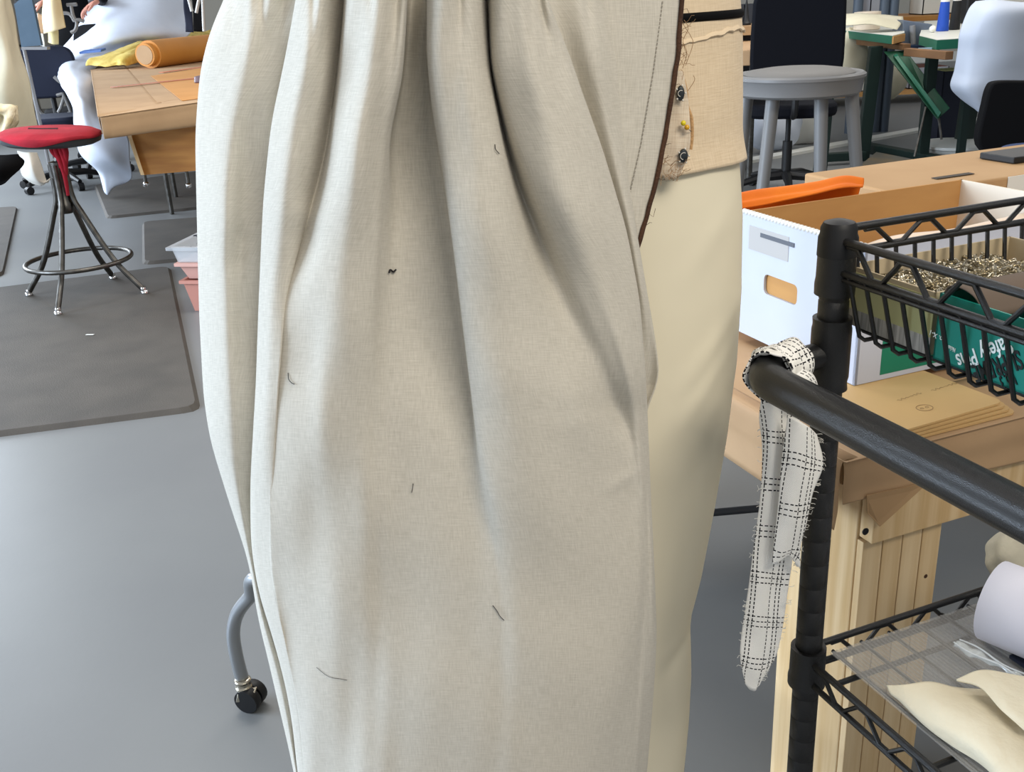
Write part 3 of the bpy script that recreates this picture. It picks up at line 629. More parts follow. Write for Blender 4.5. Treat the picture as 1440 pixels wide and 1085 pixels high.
# --- plaid gauze strip tied on the handle
def plaid():
    m = bpy.data.materials.new('plaid_gauze'); m.use_nodes = True; nt = m.node_tree; L = nt.links; b = nt.nodes['Principled BSDF']; b.inputs['Roughness'].default_value = .95; b.inputs['Specular IOR Level'].default_value = .1
    tc = nt.nodes.new('ShaderNodeTexCoord'); sp = nt.nodes.new('ShaderNodeSeparateXYZ'); L.new(tc.outputs['UV'], sp.inputs[0])
    def mth(op, a, bb=None):
        n = nt.nodes.new('ShaderNodeMath'); n.operation = op
        for i, v in enumerate((a, bb)):
            if v is None: continue
            if isinstance(v, (int, float)): n.inputs[i].default_value = v
            else: L.new(v, n.inputs[i])
        return n.outputs[0]
    def lines(c, per, offs, wd):
        x = mth('FLOORED_MODULO', c, per); r_ = None
        for o in offs:
            v = mth('LESS_THAN', mth('ABSOLUTE', mth('SUBTRACT', x, o)), wd); r_ = v if r_ is None else mth('MAXIMUM', r_, v)
        return r_
    U, V_ = sp.outputs[0], sp.outputs[1]
    du = mth('LESS_THAN', mth('FLOORED_MODULO', V_, .0042), .0029); dv = mth('LESS_THAN', mth('FLOORED_MODULO', U, .0044), .0029)
    a = mth('MULTIPLY', lines(U, .026, (.004, .010, .0135), .0005), du); c = mth('MULTIPLY', lines(V_, .046, (.006, .0115, .017), .0006), dv)
    k = mth('MAXIMUM', a, c)
    mx = nt.nodes.new('ShaderNodeMix'); mx.data_type = 'RGBA'; L.new(k, mx.inputs[0]); mx.inputs[6].default_value = lin((246, 244, 238)); mx.inputs[7].default_value = lin((30, 30, 34))
    L.new(mx.outputs[2], b.inputs['Base Color'])
    w1 = mth('SINE', mth('MULTIPLY', U, 3600.)); w2 = mth('SINE', mth('MULTIPLY', V_, 3600.)); wv = mth('MULTIPLY', w1, w2)
    bp = nt.nodes.new('ShaderNodeBump'); bp.inputs['Strength'].default_value = .3; bp.inputs['Distance'].default_value = .0006; L.new(wv, bp.inputs['Height']); L.new(bp.outputs[0], b.inputs['Normal'])
    return m
M_plaid = plaid()
sc = thing('cloth_strip', 'white gauze strip with black dashed stitching tied round the cart handle', 'cloth', K(.02, -.06, .55))
YT = K(.02, -.07, 0).y
def strip(name, rows, Yo, nu=22, nv=70, wob=.0006, fray=0):
    return sheet(name, [[(x, y, YT+Yo+dy) for x, y, dy in r_] for r_ in rows], nu, nv, M_plaid, sc, .0012, wob=wob, wf=90, fray=fray)
strip('long_tail', [[(1070, 560, 0), (1085, 560, -.003), (1100, 562, -.002), (1122, 565, .004)],
                    [(1068, 590, 0), (1085, 592, -.006), (1102, 592, .001), (1124, 592, .003)],
                    [(1072, 630, 0), (1086, 632, -.005), (1104, 633, .002), (1122, 634, .004)],
                    [(1070, 690, 0), (1084, 692, -.004), (1098, 693, .001), (1116, 694, .003)],
                    [(1061, 760, 0), (1076, 762, -.003), (1094, 764, .000), (1116, 765, .003)],
                    [(1052, 830, 0), (1068, 832, -.004), (1086, 834, .002), (1107, 836, .002)],
                    [(1043, 890, 0), (1062, 893, -.003), (1080, 894, .001), (1098, 893, .003)],
                    [(1041, 925, 0), (1058, 930, -.002), (1074, 932, .001), (1088, 928, .002)],
                    [(1048, 962, 0), (1054, 970, 0), (1062, 972, 0), (1068, 962, .0)]], .004)
strip('short_tail', [[(1108, 585, 0), (1122, 590, -.004), (1136, 598, -.002), (1148, 610, .003)],
                     [(1100, 640, 0), (1118, 642, -.005), (1136, 648, -.003), (1157, 652, .003)],
                     [(1096, 690, 0), (1112, 692, -.004), (1126, 694, -.002), (1143, 690, .002)],
                     [(1092, 730, 0), (1106, 733, -.004), (1120, 735, -.002), (1134, 734, .002)],
                     [(1088, 765, 0), (1100, 770, -.002), (1114, 768, 0), (1126, 766, .003)],
                     [(1086, 790, 0), (1098, 786, -.001), (1110, 780, 0), (1125, 800, .003)]], -.008, fray=3)
# knot: two wrapped flares
def ringstrip(c, ax, r0, wd, a0, a1, name, flare=0.):
    ax = Vector(ax).normalized(); u = ax.orthogonal().normalized(); v = ax.cross(u); rows = []
    for k in range(15):
        a = a0+(a1-a0)*k/14; rad = u*math.cos(a)+v*math.sin(a)
        rows.append([Vector(c)+rad*(r0+flare*abs(s_)**2+.0012*math.sin(k*2.3+s_*4))+ax*(wd*s_) for s_ in (-1, -.5, 0, .5, 1)])
    return sheet(name, rows, 16, 70, M_plaid, sc, .0014, wob=.0008, wf=160, world=True)
ringstrip(K(.003, -.052, .7985), (KB+KA*-.25), .0182, .016, 0, 6.6, 'knot_wrap', .002)
ringstrip(K(.010, -.067, .7985), (KB-KA*.9), .0184, .011, 0, 6.6, 'knot_wrap', .002)
rows = [[(1098, 548, -.012), (1106, 540, -.018), (1116, 530, -.016), (1128, 518, -.01)],
        [(1106, 556, -.014), (1118, 545, -.02), (1130, 534, -.018), (1143, 526, -.010)],
        [(1116, 566, -.012), (1128, 558, -.017), (1140, 549, -.014), (1150, 544, -.008)],
        [(1124, 574, -.006), (1136, 572, -.008), (1148, 570, -.006), (1154, 572, 0)]]
strip('knot_flare', rows, 0.006, 20, 30)
mb = MB(); random.seed(12)
for i in range(90):
    y = random.uniform(600, 960); x = float(np.interp(y, [600, 700, 830, 930], [1070, 1070, 1052, 1041])) if random.random() < .4 else float(np.interp(y, [600, 650, 735, 800, 890, 960], [1150, 1157, 1134, 1117, 1099, 1070]))
    o_ = -1 if x < 1075 and y < 940 else 1
    mb.tube([at(x-o_*3, y, YT+.0), at(x+o_*3, y+random.uniform(-2, 2), YT+.0), at(x+o_*5, y+random.uniform(-4, 4), YT-.001)], .00022, 4)
tag(mb.build('frayed_edge', mat('white_thread', (228, 226, 218), .9), sc), 'white frayed thread ends', kind='stuff')

# ================================================================== RIGHT WORK TABLE
ZT = .600
wt = thing('work_table', 'pine workbench with kraft paper covered top behind the cart', 'table', K(-.6, 1., 0))
a1_, b0_ = -.142, .15
MB().pbox(K(a1_-.006, b0_+.006, ZT-.032), -KA*1.25, KB*1.9, KZ*.0315).build('top_board', M_pine, wt, smooth=False)
# paper cover: top plus hanging front with a crease, left side
pw = M_kraft
hang = [ZT, ZT-.004, ZT-.03, ZT-.06]
fr = []
bs = np.linspace(b0_, b0_+1.9, 16)
for dz, da in ((None, -.12), (0, -.006), (-.002, 0), (-.02, .003), (-.04, .002), (-.058, .004)):
    fr.append([K(a1_+da, b, ZT+.0012+(dz or 0)+(.006*math.sin(b*9) if dz == -.058 else 0)) for b in bs])
paper = sheet('paper_cover', fr, 80, 40, pw, wt, .0008, world=True)
MB().pbox(K(a1_-.11, b0_, ZT+.0004), -KA*1.16, KB*1.9, KZ*.0012).build('paper_top', pw, wt, smooth=False)
rows = []
for da in np.linspace(0, -1.2, 8): rows.append([K(a1_+da, b0_-o_, ZT+.0012+dz) for o_, dz in ((-.02, 0), (.001, -.001), (.004, -.03), (.003, -.06-.012*math.sin(da*8)), (.006, -.085))])
sheet('paper_side', rows, 20, 50, pw, wt, .0008, world=True)
MB().prism([K(a1_+.008, b0_+.03, ZT-.045), K(a1_+.008, b0_+.12, ZT-.05), K(a1_+.012, b0_+.05, ZT-.088), K(a1_+.006, b0_+.035, ZT-.07)], -KA*.0012).build('paper_flap', M_kraft2, wt, smooth=False)
lg0, lg1 = toK(PB(1207, 800, a1_-.02)), toK(PB(1314, 800, a1_-.02))
zr0 = PB(1215, 772, a1_).z; zr1 = ZT-.034
rl = MB().pbox(K(a1_-.004, lg0[1]+.002, zr0), -KA*.022, KB*1.6, KZ*(zr1-zr0)).build('rail', M_pine, wt, smooth=False, bevel=.0015)
s_ = PB(1217, 747, a1_-.004); MB().lathe([(.0015, -.001), (.0042, -.0008), (.0045, .0006), (.003, .001), (.0012, .0002)], s_, 14, KA).build('screw', M_black, rl)
for nm, (b, wd, dd) in enumerate(((lg0[1], lg1[1]-lg0[1], .10), (lg0[1]+1.45, .10, .10))):
    for da in (0, -.95):
        k = 3 if nm == 0 and da == 0 else 1
        lg = MB().pbox(K(a1_-.028+da, b, 0), -KA*(dd*1.35), KB*wd, KZ*(ZT-.033)).build('leg', M_pine, wt, smooth=False, bevel=.002)
        if k == 3:
            M_pl = mat('pine_light', (232, 206, 164), .55, c2=(214, 182, 134), scale=7, stretch=(9, 9, .5))
            for j in range(4): MB().pbox(K(a1_-.028+.0115, b+.001+j*wd/4, .0), -KA*.0105, KB*(wd/4-.0015), KZ*(zr0-.004)).build('plank', M_pine if j % 2 else M_pl, lg, smooth=False, bevel=.0008)
            for (x, y) in ((1302, 810), (1224, 905)):
                s_ = PB(x, y, a1_-.028+.0118); MB().lathe([(.001, -.0004), (.003, -.0004), (.0025, .0003), (.001, .0005)], s_, 10, KA).build('knot', mat('wood_knot', (70, 44, 26), .7), lg)
MB().tube([onz(985, 722, .10), onz(1165, 706, .10)], .008, 10).build('stretcher', mat('dark_bar', (52, 54, 58), .5), wt)

# kraft envelopes
random.seed(5)
M_env = mat('kraft_envelope', (206, 172, 118), .6, c2=(198, 163, 110), scale=6, bump=.05, bscale=30)
p0 = onz(1262, 611, ZT+.012)
def rrect(o, u, v, lu, lv, r_):
    P = []; 
    for cu_, cv, a0 in ((r_, r_, 180), (lu-r_, r_, 270), (lu-r_, lv-r_, 0), (r_, lv-r_, 90)):
        for k in range(6): a = R(a0+18*k); P.append(o+u*(cu_+r_*math.cos(a))+v*(cv+r_*math.sin(a)))
    return P
env_lab = ['top kraft envelope with faint writing and a round stamp, beside the white box', 'second kraft envelope from the top of the stack', 'third kraft envelope from the top of the stack', 'bottom kraft envelope of the stack on the table']
for k in range(4):
    z = ZT+.0125-k*.0034; rot = R(3-1.0*k); u = Matrix.Rotation(rot, 3, 'Z')@KB; v = Matrix.Rotation(rot, 3, 'Z')@(-KA)
    o_ = onz(1262, 611, ZT+.012)+KA*(.0015*k)+KB*(.003*k-.004); o_.z = z
    P = rrect(o_, u, v, .175, .15, .012)
    ev = MB().prism(P, KZ*.0026).build('envelope', M_env, smooth=False); tag(ev, env_lab[k], 'envelope', 'kraft envelopes on the table')
    if k == 0:
        mb = MB(); zt_ = z+.0029
        c = onz(1300, 573, zt_); mb.tube([c+u*(.0105*math.cos(a))+v*(.0085*math.sin(a)) for a in np.linspace(0, 6.28, 30)[:-1]], .0003, 4, closed=True)
        for dx in (-.004, .004): mb.tube([c+u*(dx+.0022*math.cos(a))+v*(.002*math.sin(a)) for a in np.linspace(0, 6.28, 10)[:-1]], .0002, 4, closed=True)
        for (x0, y0, x1, y1) in ((1262, 563, 1295, 552), (1310, 549, 1345, 538)):
            s0, s1 = onz(x0, y0, zt_), onz(x1, y1, zt_)
            mb.tube([s0+(s1-s0)*t_+v*(.0022*math.sin(t_*38)*(.6+.4*math.sin(t_*9))) for t_ in np.linspace(0, 1, 50)], .0002, 4)
        tag(mb.build('ink_marks', mat('faint_ink', (128, 104, 74), .8), ev), kind='stuff')

# white bankers box with cardboard inside
A0, A1, B0, B1, ZB0, ZB1 = -.54, -.284, .283, .69, ZT+.016, .795
bx = thing('storage_box', 'open white cardboard storage box with hand hole on the workbench', 'box', K((A0+A1)/2, (B0+B1)/2, ZB0))
M_wcard = mat('white_board', (192, 197, 210), .6, c2=(184, 189, 203), scale=5)
th = .004
def face_with_hole(b):
    """left end with the rounded hand hole (real opening)"""
    hole = [toK(PA(x, y, b)) + (PA(x, y, b).z,) for x, y in ((1072, 385), (1122, 400), (1120, 428), (1076, 415))]
    ha0 = sum(h[0] for h in (hole[0], hole[3]))/2; ha1 = sum(h[0] for h in (hole[1], hole[2]))/2; hz1 = (hole[0][2]+hole[1][2])/2; hz0 = (hole[2][2]+hole[3][2])/2
    inner = []; outer = []; r0 = .008
    for cu_, cv, a0, cx_, cz_ in ((ha0+r0, hz0+r0, 180, A0, ZB0), (ha1-r0, hz0+r0, 270, A1, ZB0), (ha1-r0, hz1-r0, 0, A1, ZB1), (ha0+r0, hz1-r0, 90, A0, ZB1)):
        for k in range(5):
            a = R(a0+22.5*k); p = (cu_+r0*math.cos(a), cv+r0*math.sin(a)); inner.append(p)
            vert = (k < 2) == (a0 in (180, 0))          # which side of the corner the point belongs to
            outer.append((cx_, cz_) if k == 2 else ((cx_, p[1]) if vert else (p[0], cz_)))
    n = len(inner); mb = MB(); vs = []
    for off in (0, th): vs += [K(x, b+off, z) for x, z in outer]+[K(x, b+off, z) for x, z in inner]
    fs = []
    for i in range(n):
        j = (i+1) % n; fs += [(i, j, n+j, n+i), (2*n+j, 2*n+i, 3*n+i, 3*n+j), (n+i, n+j, 3*n+j, 3*n+i), (j, i, 2*n+i, 2*n+j)]
    mb.add(vs, fs); o = mb.build('side_panel', M_wcard, bx, smooth=False)
    bm = bmesh.new(); bm.from_mesh(o.data); bmesh.ops.recalc_face_normals(bm, faces=bm.faces); bm.to_mesh(o.data); bm.free(); return o
face_with_hole(B0)
fp = MB().pbox(K(A1-th, B0, ZB0), KA*th, KB*(B1-B0), KZ*(ZB1-ZB0-.004)).build('front_panel', M_wcard, bx, smooth=False)
MB().pbox(K(A0, B0+th, ZB0), KA*th, KB*(B1-B0-th), KZ*(ZB1-ZB0)).build('back_panel', M_card, bx, smooth=False)
MB().pbox(K(A0, B1-th, ZB0), KA*(A1-A0), KB*th, KZ*(ZB1-ZB0)).build('side_panel', mat('cream_board', (226, 216, 198), .7), bx, smooth=False)
MB().pbox(K(A0+th, B0+th, ZB0), KA*(A1-A0-2*th), KB*(B1-B0-2*th), KZ*.003).build('bottom', M_card, bx, smooth=False)
MB().pbox(K(A0+th, B0+th+.0005, ZB0+.003), KA*(A1-A0-2*th), KB*.002, KZ*.10).build('inner_flap', M_card, bx, smooth=False)
g0, g1 = PB(1237, 527, A1), PB(1332, 500, A1); gz = PB(1242, 462, A1).z
tag(MB().pbox(K(A1-.0005, toK(g0)[1], g0.z), KA*.001, KB*.22, KZ*(gz-g0.z)).build('printed_panel', mat('green_print', (20, 122, 96), .5), bx, smooth=False), 'green printed rectangle')
# crimped scalloped top edge and tape
mb = MB()
for k in range(34): a = A0+.004+k*(A1-A0-.008)/33; mb.ball(K(a, B0+.002, ZB1+.0005), .0042, 8)
mb.build('crimped_edge', M_whitep, bx)
MB().pbox(K(A0+.02, B0-.0006, ZB1-.05), KA*.09, KB*.0008, KZ*.034).build('tape', mat('grey_tape', (176, 174, 172), .5), bx, smooth=False)
sl0 = PA(1070, 329, B0); MB().pbox(K(toK(sl0)[0], B0-.001, sl0.z-.004), KA*.075, KB*.0012, KZ*.006).build('slot', mat('slot_grey', (92, 96, 104), .7), bx, smooth=False)
# tilted inner lid / paper in the box, seen behind the basket
zs([[(1195, 352, .765), (1260, 330, .78), (1345, 320, .78), (1440, 300, .775)], [(1200, 370, .765), (1270, 350, .775), (1355, 338, .775), (1460, 322, .77)], [(1215, 400, .75), (1290, 380, .76), (1375, 362, .765), (1480, 350, .76)]],
   mat('pinkish_paper', (222, 200, 178), .7), 'paper_sheet', 'pale pinkish paper lying inside the white storage box', 24, 16, .001, .001, 15, 'paper')
# orange cloth over the far wall
M_or = mat('orange_cloth', (232, 120, 22), .8, c2=(214, 100, 14), scale=8, bump=.15, bscale=20)
def A_(x, y, da=0): return PB(x, y, A0-.01+da)
rows = [[A_(1035, 296, -.0), A_(1085, 286, -.0), A_(1140, 272), A_(1185, 264), A_(1213, 263)],
        [A_(1035, 288, -.008), A_(1085, 277, -.01), A_(1140, 268, -.01), A_(1185, 260, -.01), A_(1214, 262, -.01)],
        [A_(1035, 284, -.04), A_(1085, 275, -.04), A_(1140, 268, -.04), A_(1180, 261, -.04), A_(1210, 264, -.03)],
        [K(A0-.09, b, ZT+.03) for b in (.3, .36, .42, .48, .53)]]
tag(sheet('orange_cloth', rows, 40, 30, M_or, None, .003, .0015, 30, world=True), 'bright orange cloth bunched behind the brown box wall', 'cloth')
c = PB(1090, 285, A0-.15); blob('black_bag', (c.x, c.y+.02, ZT+.082), .12, .09, .085, M_blackcloth, 'soft black bag behind the orange cloth', 'bag', .12, 3)
# brown cardboard sheet standing beyond the box
p, q = toK(onz(1226, 262, .74)), toK(onz(1440, 236, .74))
cb = thing('cardboard_box', 'flat brown cardboard box with handle slot behind the white box', 'box', K(-.75, .85, ZT+.002))
cb0 = toK(onz(1222, 263, ZT+.162))[1]; MB().pbox(K(-.64, cb0, ZT+.002), -KA*.24, KB*.75, KZ*.160).build('carton', mat('carton_brown', (184, 148, 106), .75, c2=(174, 138, 96), scale=5), cb, smooth=False, bevel=.004)
s0 = onz(1318, 252, ZT+.163)
MB().pbox(s0, KB*.085, -KA*.014, KZ*.001).build('slot', mat('slot_dark', (70, 62, 54), .8), cb, smooth=False)
MB().pbox(K(-.64+.001, .9, ZT+.02), KA*.001, KB*.3, KZ*.142).build('white_label', M_whitep, cb, smooth=False)
MB().pbox(K(-.72, 1.0, ZT+.163), -KA*.08, KB*.2, KZ*.012).build('notebook', M_black, smooth=False, bevel=.002); tag(bpy.data.objects['notebook'], 'black notebook on the flat brown carton at the right edge', 'notebook')
#PART2
# ================================================================== LEFT BACKGROUND
# red topped stool
sx, sy = -1.755, 4.02
rs = thing('shop_stool', 'red cloth covered stool with bent steel tube legs and foot ring', 'stool', (sx, sy, 0))
mb = MB(); hub = Vector((sx+.01, sy, 0))
feet = [onz(83, 447), onz(42, 420), onz(205, 417), onz(160, 396)]
fcx = sum(feet, Vector())/4
hub = Vector((onz(92, 300, .5).x+.0, fcx.y, 0)); hx = at(93, 290, fcx.y).x; hub.x = hx
for f_ in feet:
    d = Vector((f_.x-hub.x, f_.y-hub.y, 0)); n_ = d.normalized()
    pts = [hub+n_*.030+KZ*.555, hub+n_*.030+KZ*.50, hub+n_*.036+KZ*.42, hub+n_*.06+KZ*.36, hub+d*.6+KZ*.16, hub+d*.97+KZ*.035]
    lg = MB().tube(smoothpath(pts, 30), .0115, 10).build('leg', M_steel, rs)
    MB().ball(hub+d+KZ*.017, .017, 14).lathe([(.008, 0), (.013, .002), (.013, .012), (.011, .016)], hub+d*.985+KZ*.026, 12).build('glide', M_chrome, lg)
rg = [Vector((hub.x+(fcx.x-hub.x)*.72+.205*math.cos(t), hub.y+(fcx.y-hub.y)*.72+.205*math.sin(t), .165)) for t in np.linspace(0, 2*math.pi, 49)[:-1]]
MB().tube(rg, .0095, 10, closed=True).build('foot_ring', M_steel, rs)
MB().lathe([(.022, .36), (.030, .37), (.030, .40), (.024, .41), (.024, .50), (.032, .51), (.032, .565), (.014, .57)], hub, 20).build('hub', M_steel, rs)
stp = Vector((at(70, 190, fcx.y).x, fcx.y, .665))
MB().tube([hub+KZ*.56, stp+Vector((.03, 0, -.02))], .012, 12).build('spindle', M_steel, rs)
tl = (0.06, 0, 1)
MB().lathe([(.05, -.030), (.165, -.028), (.186, -.018), (.19, -.004), (.188, .006), (.12, .010)], stp, 40, tl).build('seat_rim', mat('charcoal_vinyl', (52, 54, 58), .6), rs)
cv = MB(); n = 48
prof = [(.002, .028), (.06, .0275), (.12, .026), (.165, .023), (.188, .014), (.194, .003)]
q = Vector((0, 0, 1)).rotation_difference(Vector(tl).normalized())
for j, (r_, z) in enumerate(prof):
    for k in range(n):
        a = 2*math.pi*k/n; dz = -.022*math.exp(-((a-4.75)/.45)**2) if j == len(prof)-1 else (-.006*math.exp(-((a-4.75)/.5)**2) if j == len(prof)-2 else 0)
        cv.v.append(stp+q@Vector((r_*math.cos(a), r_*math.sin(a), z+dz+.0015*math.sin(a*7)*(j > 3))))
cv.f = [(j*n+k, (j+1)*n+k, (j+1)*n+(k+1) % n, j*n+(k+1) % n) for j in range(len(prof)-1) for k in range(n)]+[tuple(range(n))]
cv.build('seat_cover', M_red, rs, solid=.004)
MB().tube([stp+Vector((-.07, -.02, .034)), stp+Vector((-.02, -.025, .031)), stp+Vector((.045, -.02, .028))], .006, 8, flat=.3).build('cover_slit', mat('dark_slit', (60, 26, 32), .8), rs)
mb = MB()
for k, (dx, l_) in enumerate(((.0, .18), (.02, .10), (-.015, .07), (.035, .06))):
    mb.tube(smoothpath([stp+Vector((.03+dx*.4, -.02, -.015)), stp+Vector((.03+dx, -.04, -.05)), stp+Vector((.03+dx*.6+.01, -.035, -.05-l_*.5)), stp+Vector((.035+dx*.5, -.03, -.05-l_))], 16), [.016-.0006*i for i in range(16)], 8, flat=.5)
mb.build('hanging_ties', M_red, rs)

# brown papered cutting table
tt = .75; c0 = onz(141, 165, tt); c1 = onz(278, 145, tt); c2 = onz(129, 96, tt); c2 = c0+(c2-c0)*1.45
uT = (c1-c0).normalized(); vT = (c2-c0).normalized(); LT = (c2-c0).length; pass
lt = thing('cutting_table', 'large wooden cutting table covered in creased brown paper, left of the skirt', 'table', c0+uT*.8+vT*.8-KZ*tt)
WT = 1.5
MB().pbox(c0-KZ*.06, uT*WT, vT*LT, KZ*.058).build('table_top', M_ply, lt, smooth=False)
rows = []
for t in np.linspace(0, 1, 8):
    p = c0+uT*(WT*t); dr = .075+.03*t
    rows.append([p+vT*.30+KZ*.001, p+vT*.02+KZ*.002, p-vT*.004+KZ*.001, p-vT*.008-KZ*.025, p-vT*.010-KZ*.055, p-vT*.004-KZ*dr, p+vT*.02-KZ*(dr+.004)])
sheet('paper_front', rows, 40, 40, M_kraft, lt, .002, .0006, 12, world=True)
rows = []
for t in np.linspace(0, 1, 8):
    p = c0+vT*(LT*t); rows.append([p+uT*.3+KZ*.001, p+uT*.02+KZ*.002, p-uT*.004+KZ*.001, p-uT*.006-KZ*.03, p-uT*.004-KZ*.06])
sheet('paper_side', rows, 30, 40, M_kraft, lt, .002, world=True)
MB().pbox(c0+uT*.28+vT*.28, uT*(WT-.28), vT*(LT-.28), KZ*.0025).build('paper_top', M_kraft, lt, smooth=False)
# bare orange-brown board area on top
g0, g1, g2, g3 = [onz(x, y, tt+.004) for x, y in ((212, 107), (256, 142), (345, 130), (345, 86))]
MB().prism([g0, g1, g2, g3], KZ*.0015).build('pattern_board', mat('pattern_board', (206, 148, 82), .55, c2=(196, 138, 72), scale=3), lt, smooth=False)
# deep wooden box below the top
pA, pB_, pC = at(187, 186, c0.y+.42), at(203, 246, c0.y+.42), at(300, 236, c0.y+.42)
MB().prism([at(182, 182, c0.y+.42), at(203, 246, c0.y+.42), at(310, 237, c0.y+.42), at(310, 175, c0.y+.42)], vT*.7).build('drawer_box', M_ply, lt, smooth=False)
MB().prism([at(177, 184, c0.y+.40), at(182, 182, c0.y+.40), at(203, 246, c0.y+.40), at(198, 246, c0.y+.40)], vT*.02).build('board_edge', M_pine, lt, smooth=False)
for fx, fy in ((242, 301), (248, 280), (330, 290), (335, 270)):
    p = onz(fx, fy); MB().tube([p+KZ*.0, p+KZ*(tt-.06)], .013, 10).build('leg', M_steel, lt)
for hx_, hy_ in ((206, 262), (266, 264)):
    p = at(hx_, hy_, c0.y+.5); t_ = MB().tube([p+KZ*.02, p+KZ*.12], .008, 8).build('bracket', M_steel, lt); MB().ball(p+KZ*.01, .013, 12).build('knob', M_chrome, t_)
# orange roll
p, q = onz(209, 100, tt+.001), onz(300, 90, tt+.001)
ra = .088; e0 = at(204, 80, onz(206, 98, tt).y+.03); e0.z = tt+ra+.003
dr = (onz(300, 85, tt)-onz(206, 98, tt)).normalized()
ro = thing('paper_roll', 'roll of orange-brown pattern paper lying on the papered table', 'paper roll', e0-KZ*ra)
MB().lathe([(.060, 0), (ra*.82, 0), (ra*.82, .05), (ra, .05), (ra, .8), (.03, .8)], e0, 32, dr).build('roll', mat('orange_paper', (204, 138, 60), .5, c2=(196, 130, 52), scale=3), ro)
MB().lathe([(.02, -.004), (.060, -.004), (.060, .052), (.02, .052)], e0, 28, dr).build('core_wrap', M_kraft, ro)
M_gold = mat('gold_cloth', (212, 190, 110), .75, c2=(190, 164, 78), scale=14, bump=.3, bscale=50)
def zpx(x, y, z): return onz(x, y, z)
kx = dr.y/dr.x*(e0.y/1400)*1.15
def gp_(x, y, o): return at(x, y, e0.y+.24+max(0, (x-200))*kx+o)
rows = [[gp_(121, 92, -.05), gp_(160, 93, -.1), gp_(186, 90, -.05), gp_(250, 84, -.02), gp_(310, 78, 0)],
        [gp_(124, 84, 0), gp_(156, 85, -.05), gp_(190, 76, .02), gp_(250, 66, .05), gp_(310, 60, .05)],
        [gp_(150, 76, .15), gp_(180, 68, .1), gp_(215, 60, .12), gp_(255, 53, .12), gp_(310, 48, .12)],
        [gp_(166, 70, .4), gp_(190, 60, .35), gp_(225, 54, .35), gp_(262, 46, .35), gp_(310, 42, .35)]]
tag(sheet('gold_cloth', rows, 60, 34, M_gold, None, .004, .010, 30, world=True), 'crumpled pale gold satin cloth behind the orange paper roll', 'cloth')
for (x0, y0, x1, y1), lab, mm in (((160, 123, 300, 108), 'long clear pinkish ruler, nearer of two on the papered table', M_clear), ((230, 102, 320, 90), 'orange-pink ruler beside the paper roll, farther of two', mat('pink_acrylic', (216, 132, 104), .3))):
    a, b = onz(x0, y0, tt+.007), onz(x1, y1, tt+.007); d = (b-a); s2 = Vector((-d.y, d.x, 0)).normalized()*.035
    tag(MB().pbox(a, d, s2, KZ*.003).build('ruler', mat('pink_clear', (220, 150, 130), .2, alpha=.7) if mm is M_clear else mm, smooth=False), lab, 'ruler', 'rulers on the papered table')
c = onz(283, 116, tt+.006); tag(MB().lathe([(.03, 0), (.034, .006), (.03, .03), (.01, .034)], c, 20).build('pattern_weight', mat('weight_mauve', (108, 88, 96), .5)), 'small round mauve pattern weight on the papered table by the skirt', 'weight')
p = at(112, 76, 7.3); q = at(142, 73, 7.25); tag(MB().pbox(p, q-p, Vector((0, .10, .008)), KZ*.014).build('blue_folder', mat('blue_folder', (60, 96, 160), .5), smooth=False), 'thin blue folder lying on the white heap beside the gold cloth', 'folder')
# big white draped cloth: top heap, left bulge, hanging tail
def sh(name, rows, nu, nv, m, lab, cat, wob=.01, wf=10, th=.004, grp=None): return tag(sheet(name, rows, nu, nv, m, None, th, wob, wf), lab, cat, grp)
sh('white_drape', [[(125, -12, 7.9+.5), (170, -14, 7.9+.3), (220, -14, 7.9+.3), (262, -14, 7.9+.6)],
                   [(118, 18, 7.8+.4), (160, 22, 7.8), (215, 25, 7.8), (264, 20, 7.8+.4)],
                   [(104, 48, 7.75+.3), (150, 50, 7.75-.2), (210, 50, 7.75-.1), (268, 46, 7.75+.2)],
                   [(84, 72, 7.7+.2), (112, 74, 7.7-.2), (150, 74, 7.7-.1), (230, 68, 7.7+.1)],
                   [(75, 90, 7.35+.2), (92, 92, 7.35-.2), (112, 93, 7.35-.18), (140, 92, 7.35+.0)],
                   [(82, 110, 7.0+.2), (98, 112, 7.0-.1), (115, 113, 7.0-.14), (138, 112, 7.0+.1)],
                   [(92, 132, 6.7+.2), (106, 134, 6.7-.1), (122, 138, 6.7-.1), (140, 136, 6.7+.1)],
                   [(102, 150, 6.5+.2), (112, 154, 6.5-.0), (126, 158, 6.5-.0), (146, 160, 6.5+.1)],
                   [(106, 185, 6.3+.2), (118, 190, 6.3+.0), (140, 192, 6.3-.0), (178, 190, 6.3+.1)],
                   [(112, 216, 6.25+.2), (126, 222, 6.25+.05), (150, 222, 6.25+.0), (182, 230, 6.25+.1)],
                   [(136, 240, 6.25+.2), (143, 246, 6.25+.1), (156, 248, 6.25+.1), (184, 252, 6.25+.15)],
                   [(146, 268, 6.2+.2), (149, 272, 6.2+.15), (153, 273, 6.2+.15), (158, 262, 6.2+.2)]], 60, 110, M_white, 'big heap of white fabric draped over the table end, hanging to the floor', 'fabric', .005, 16)
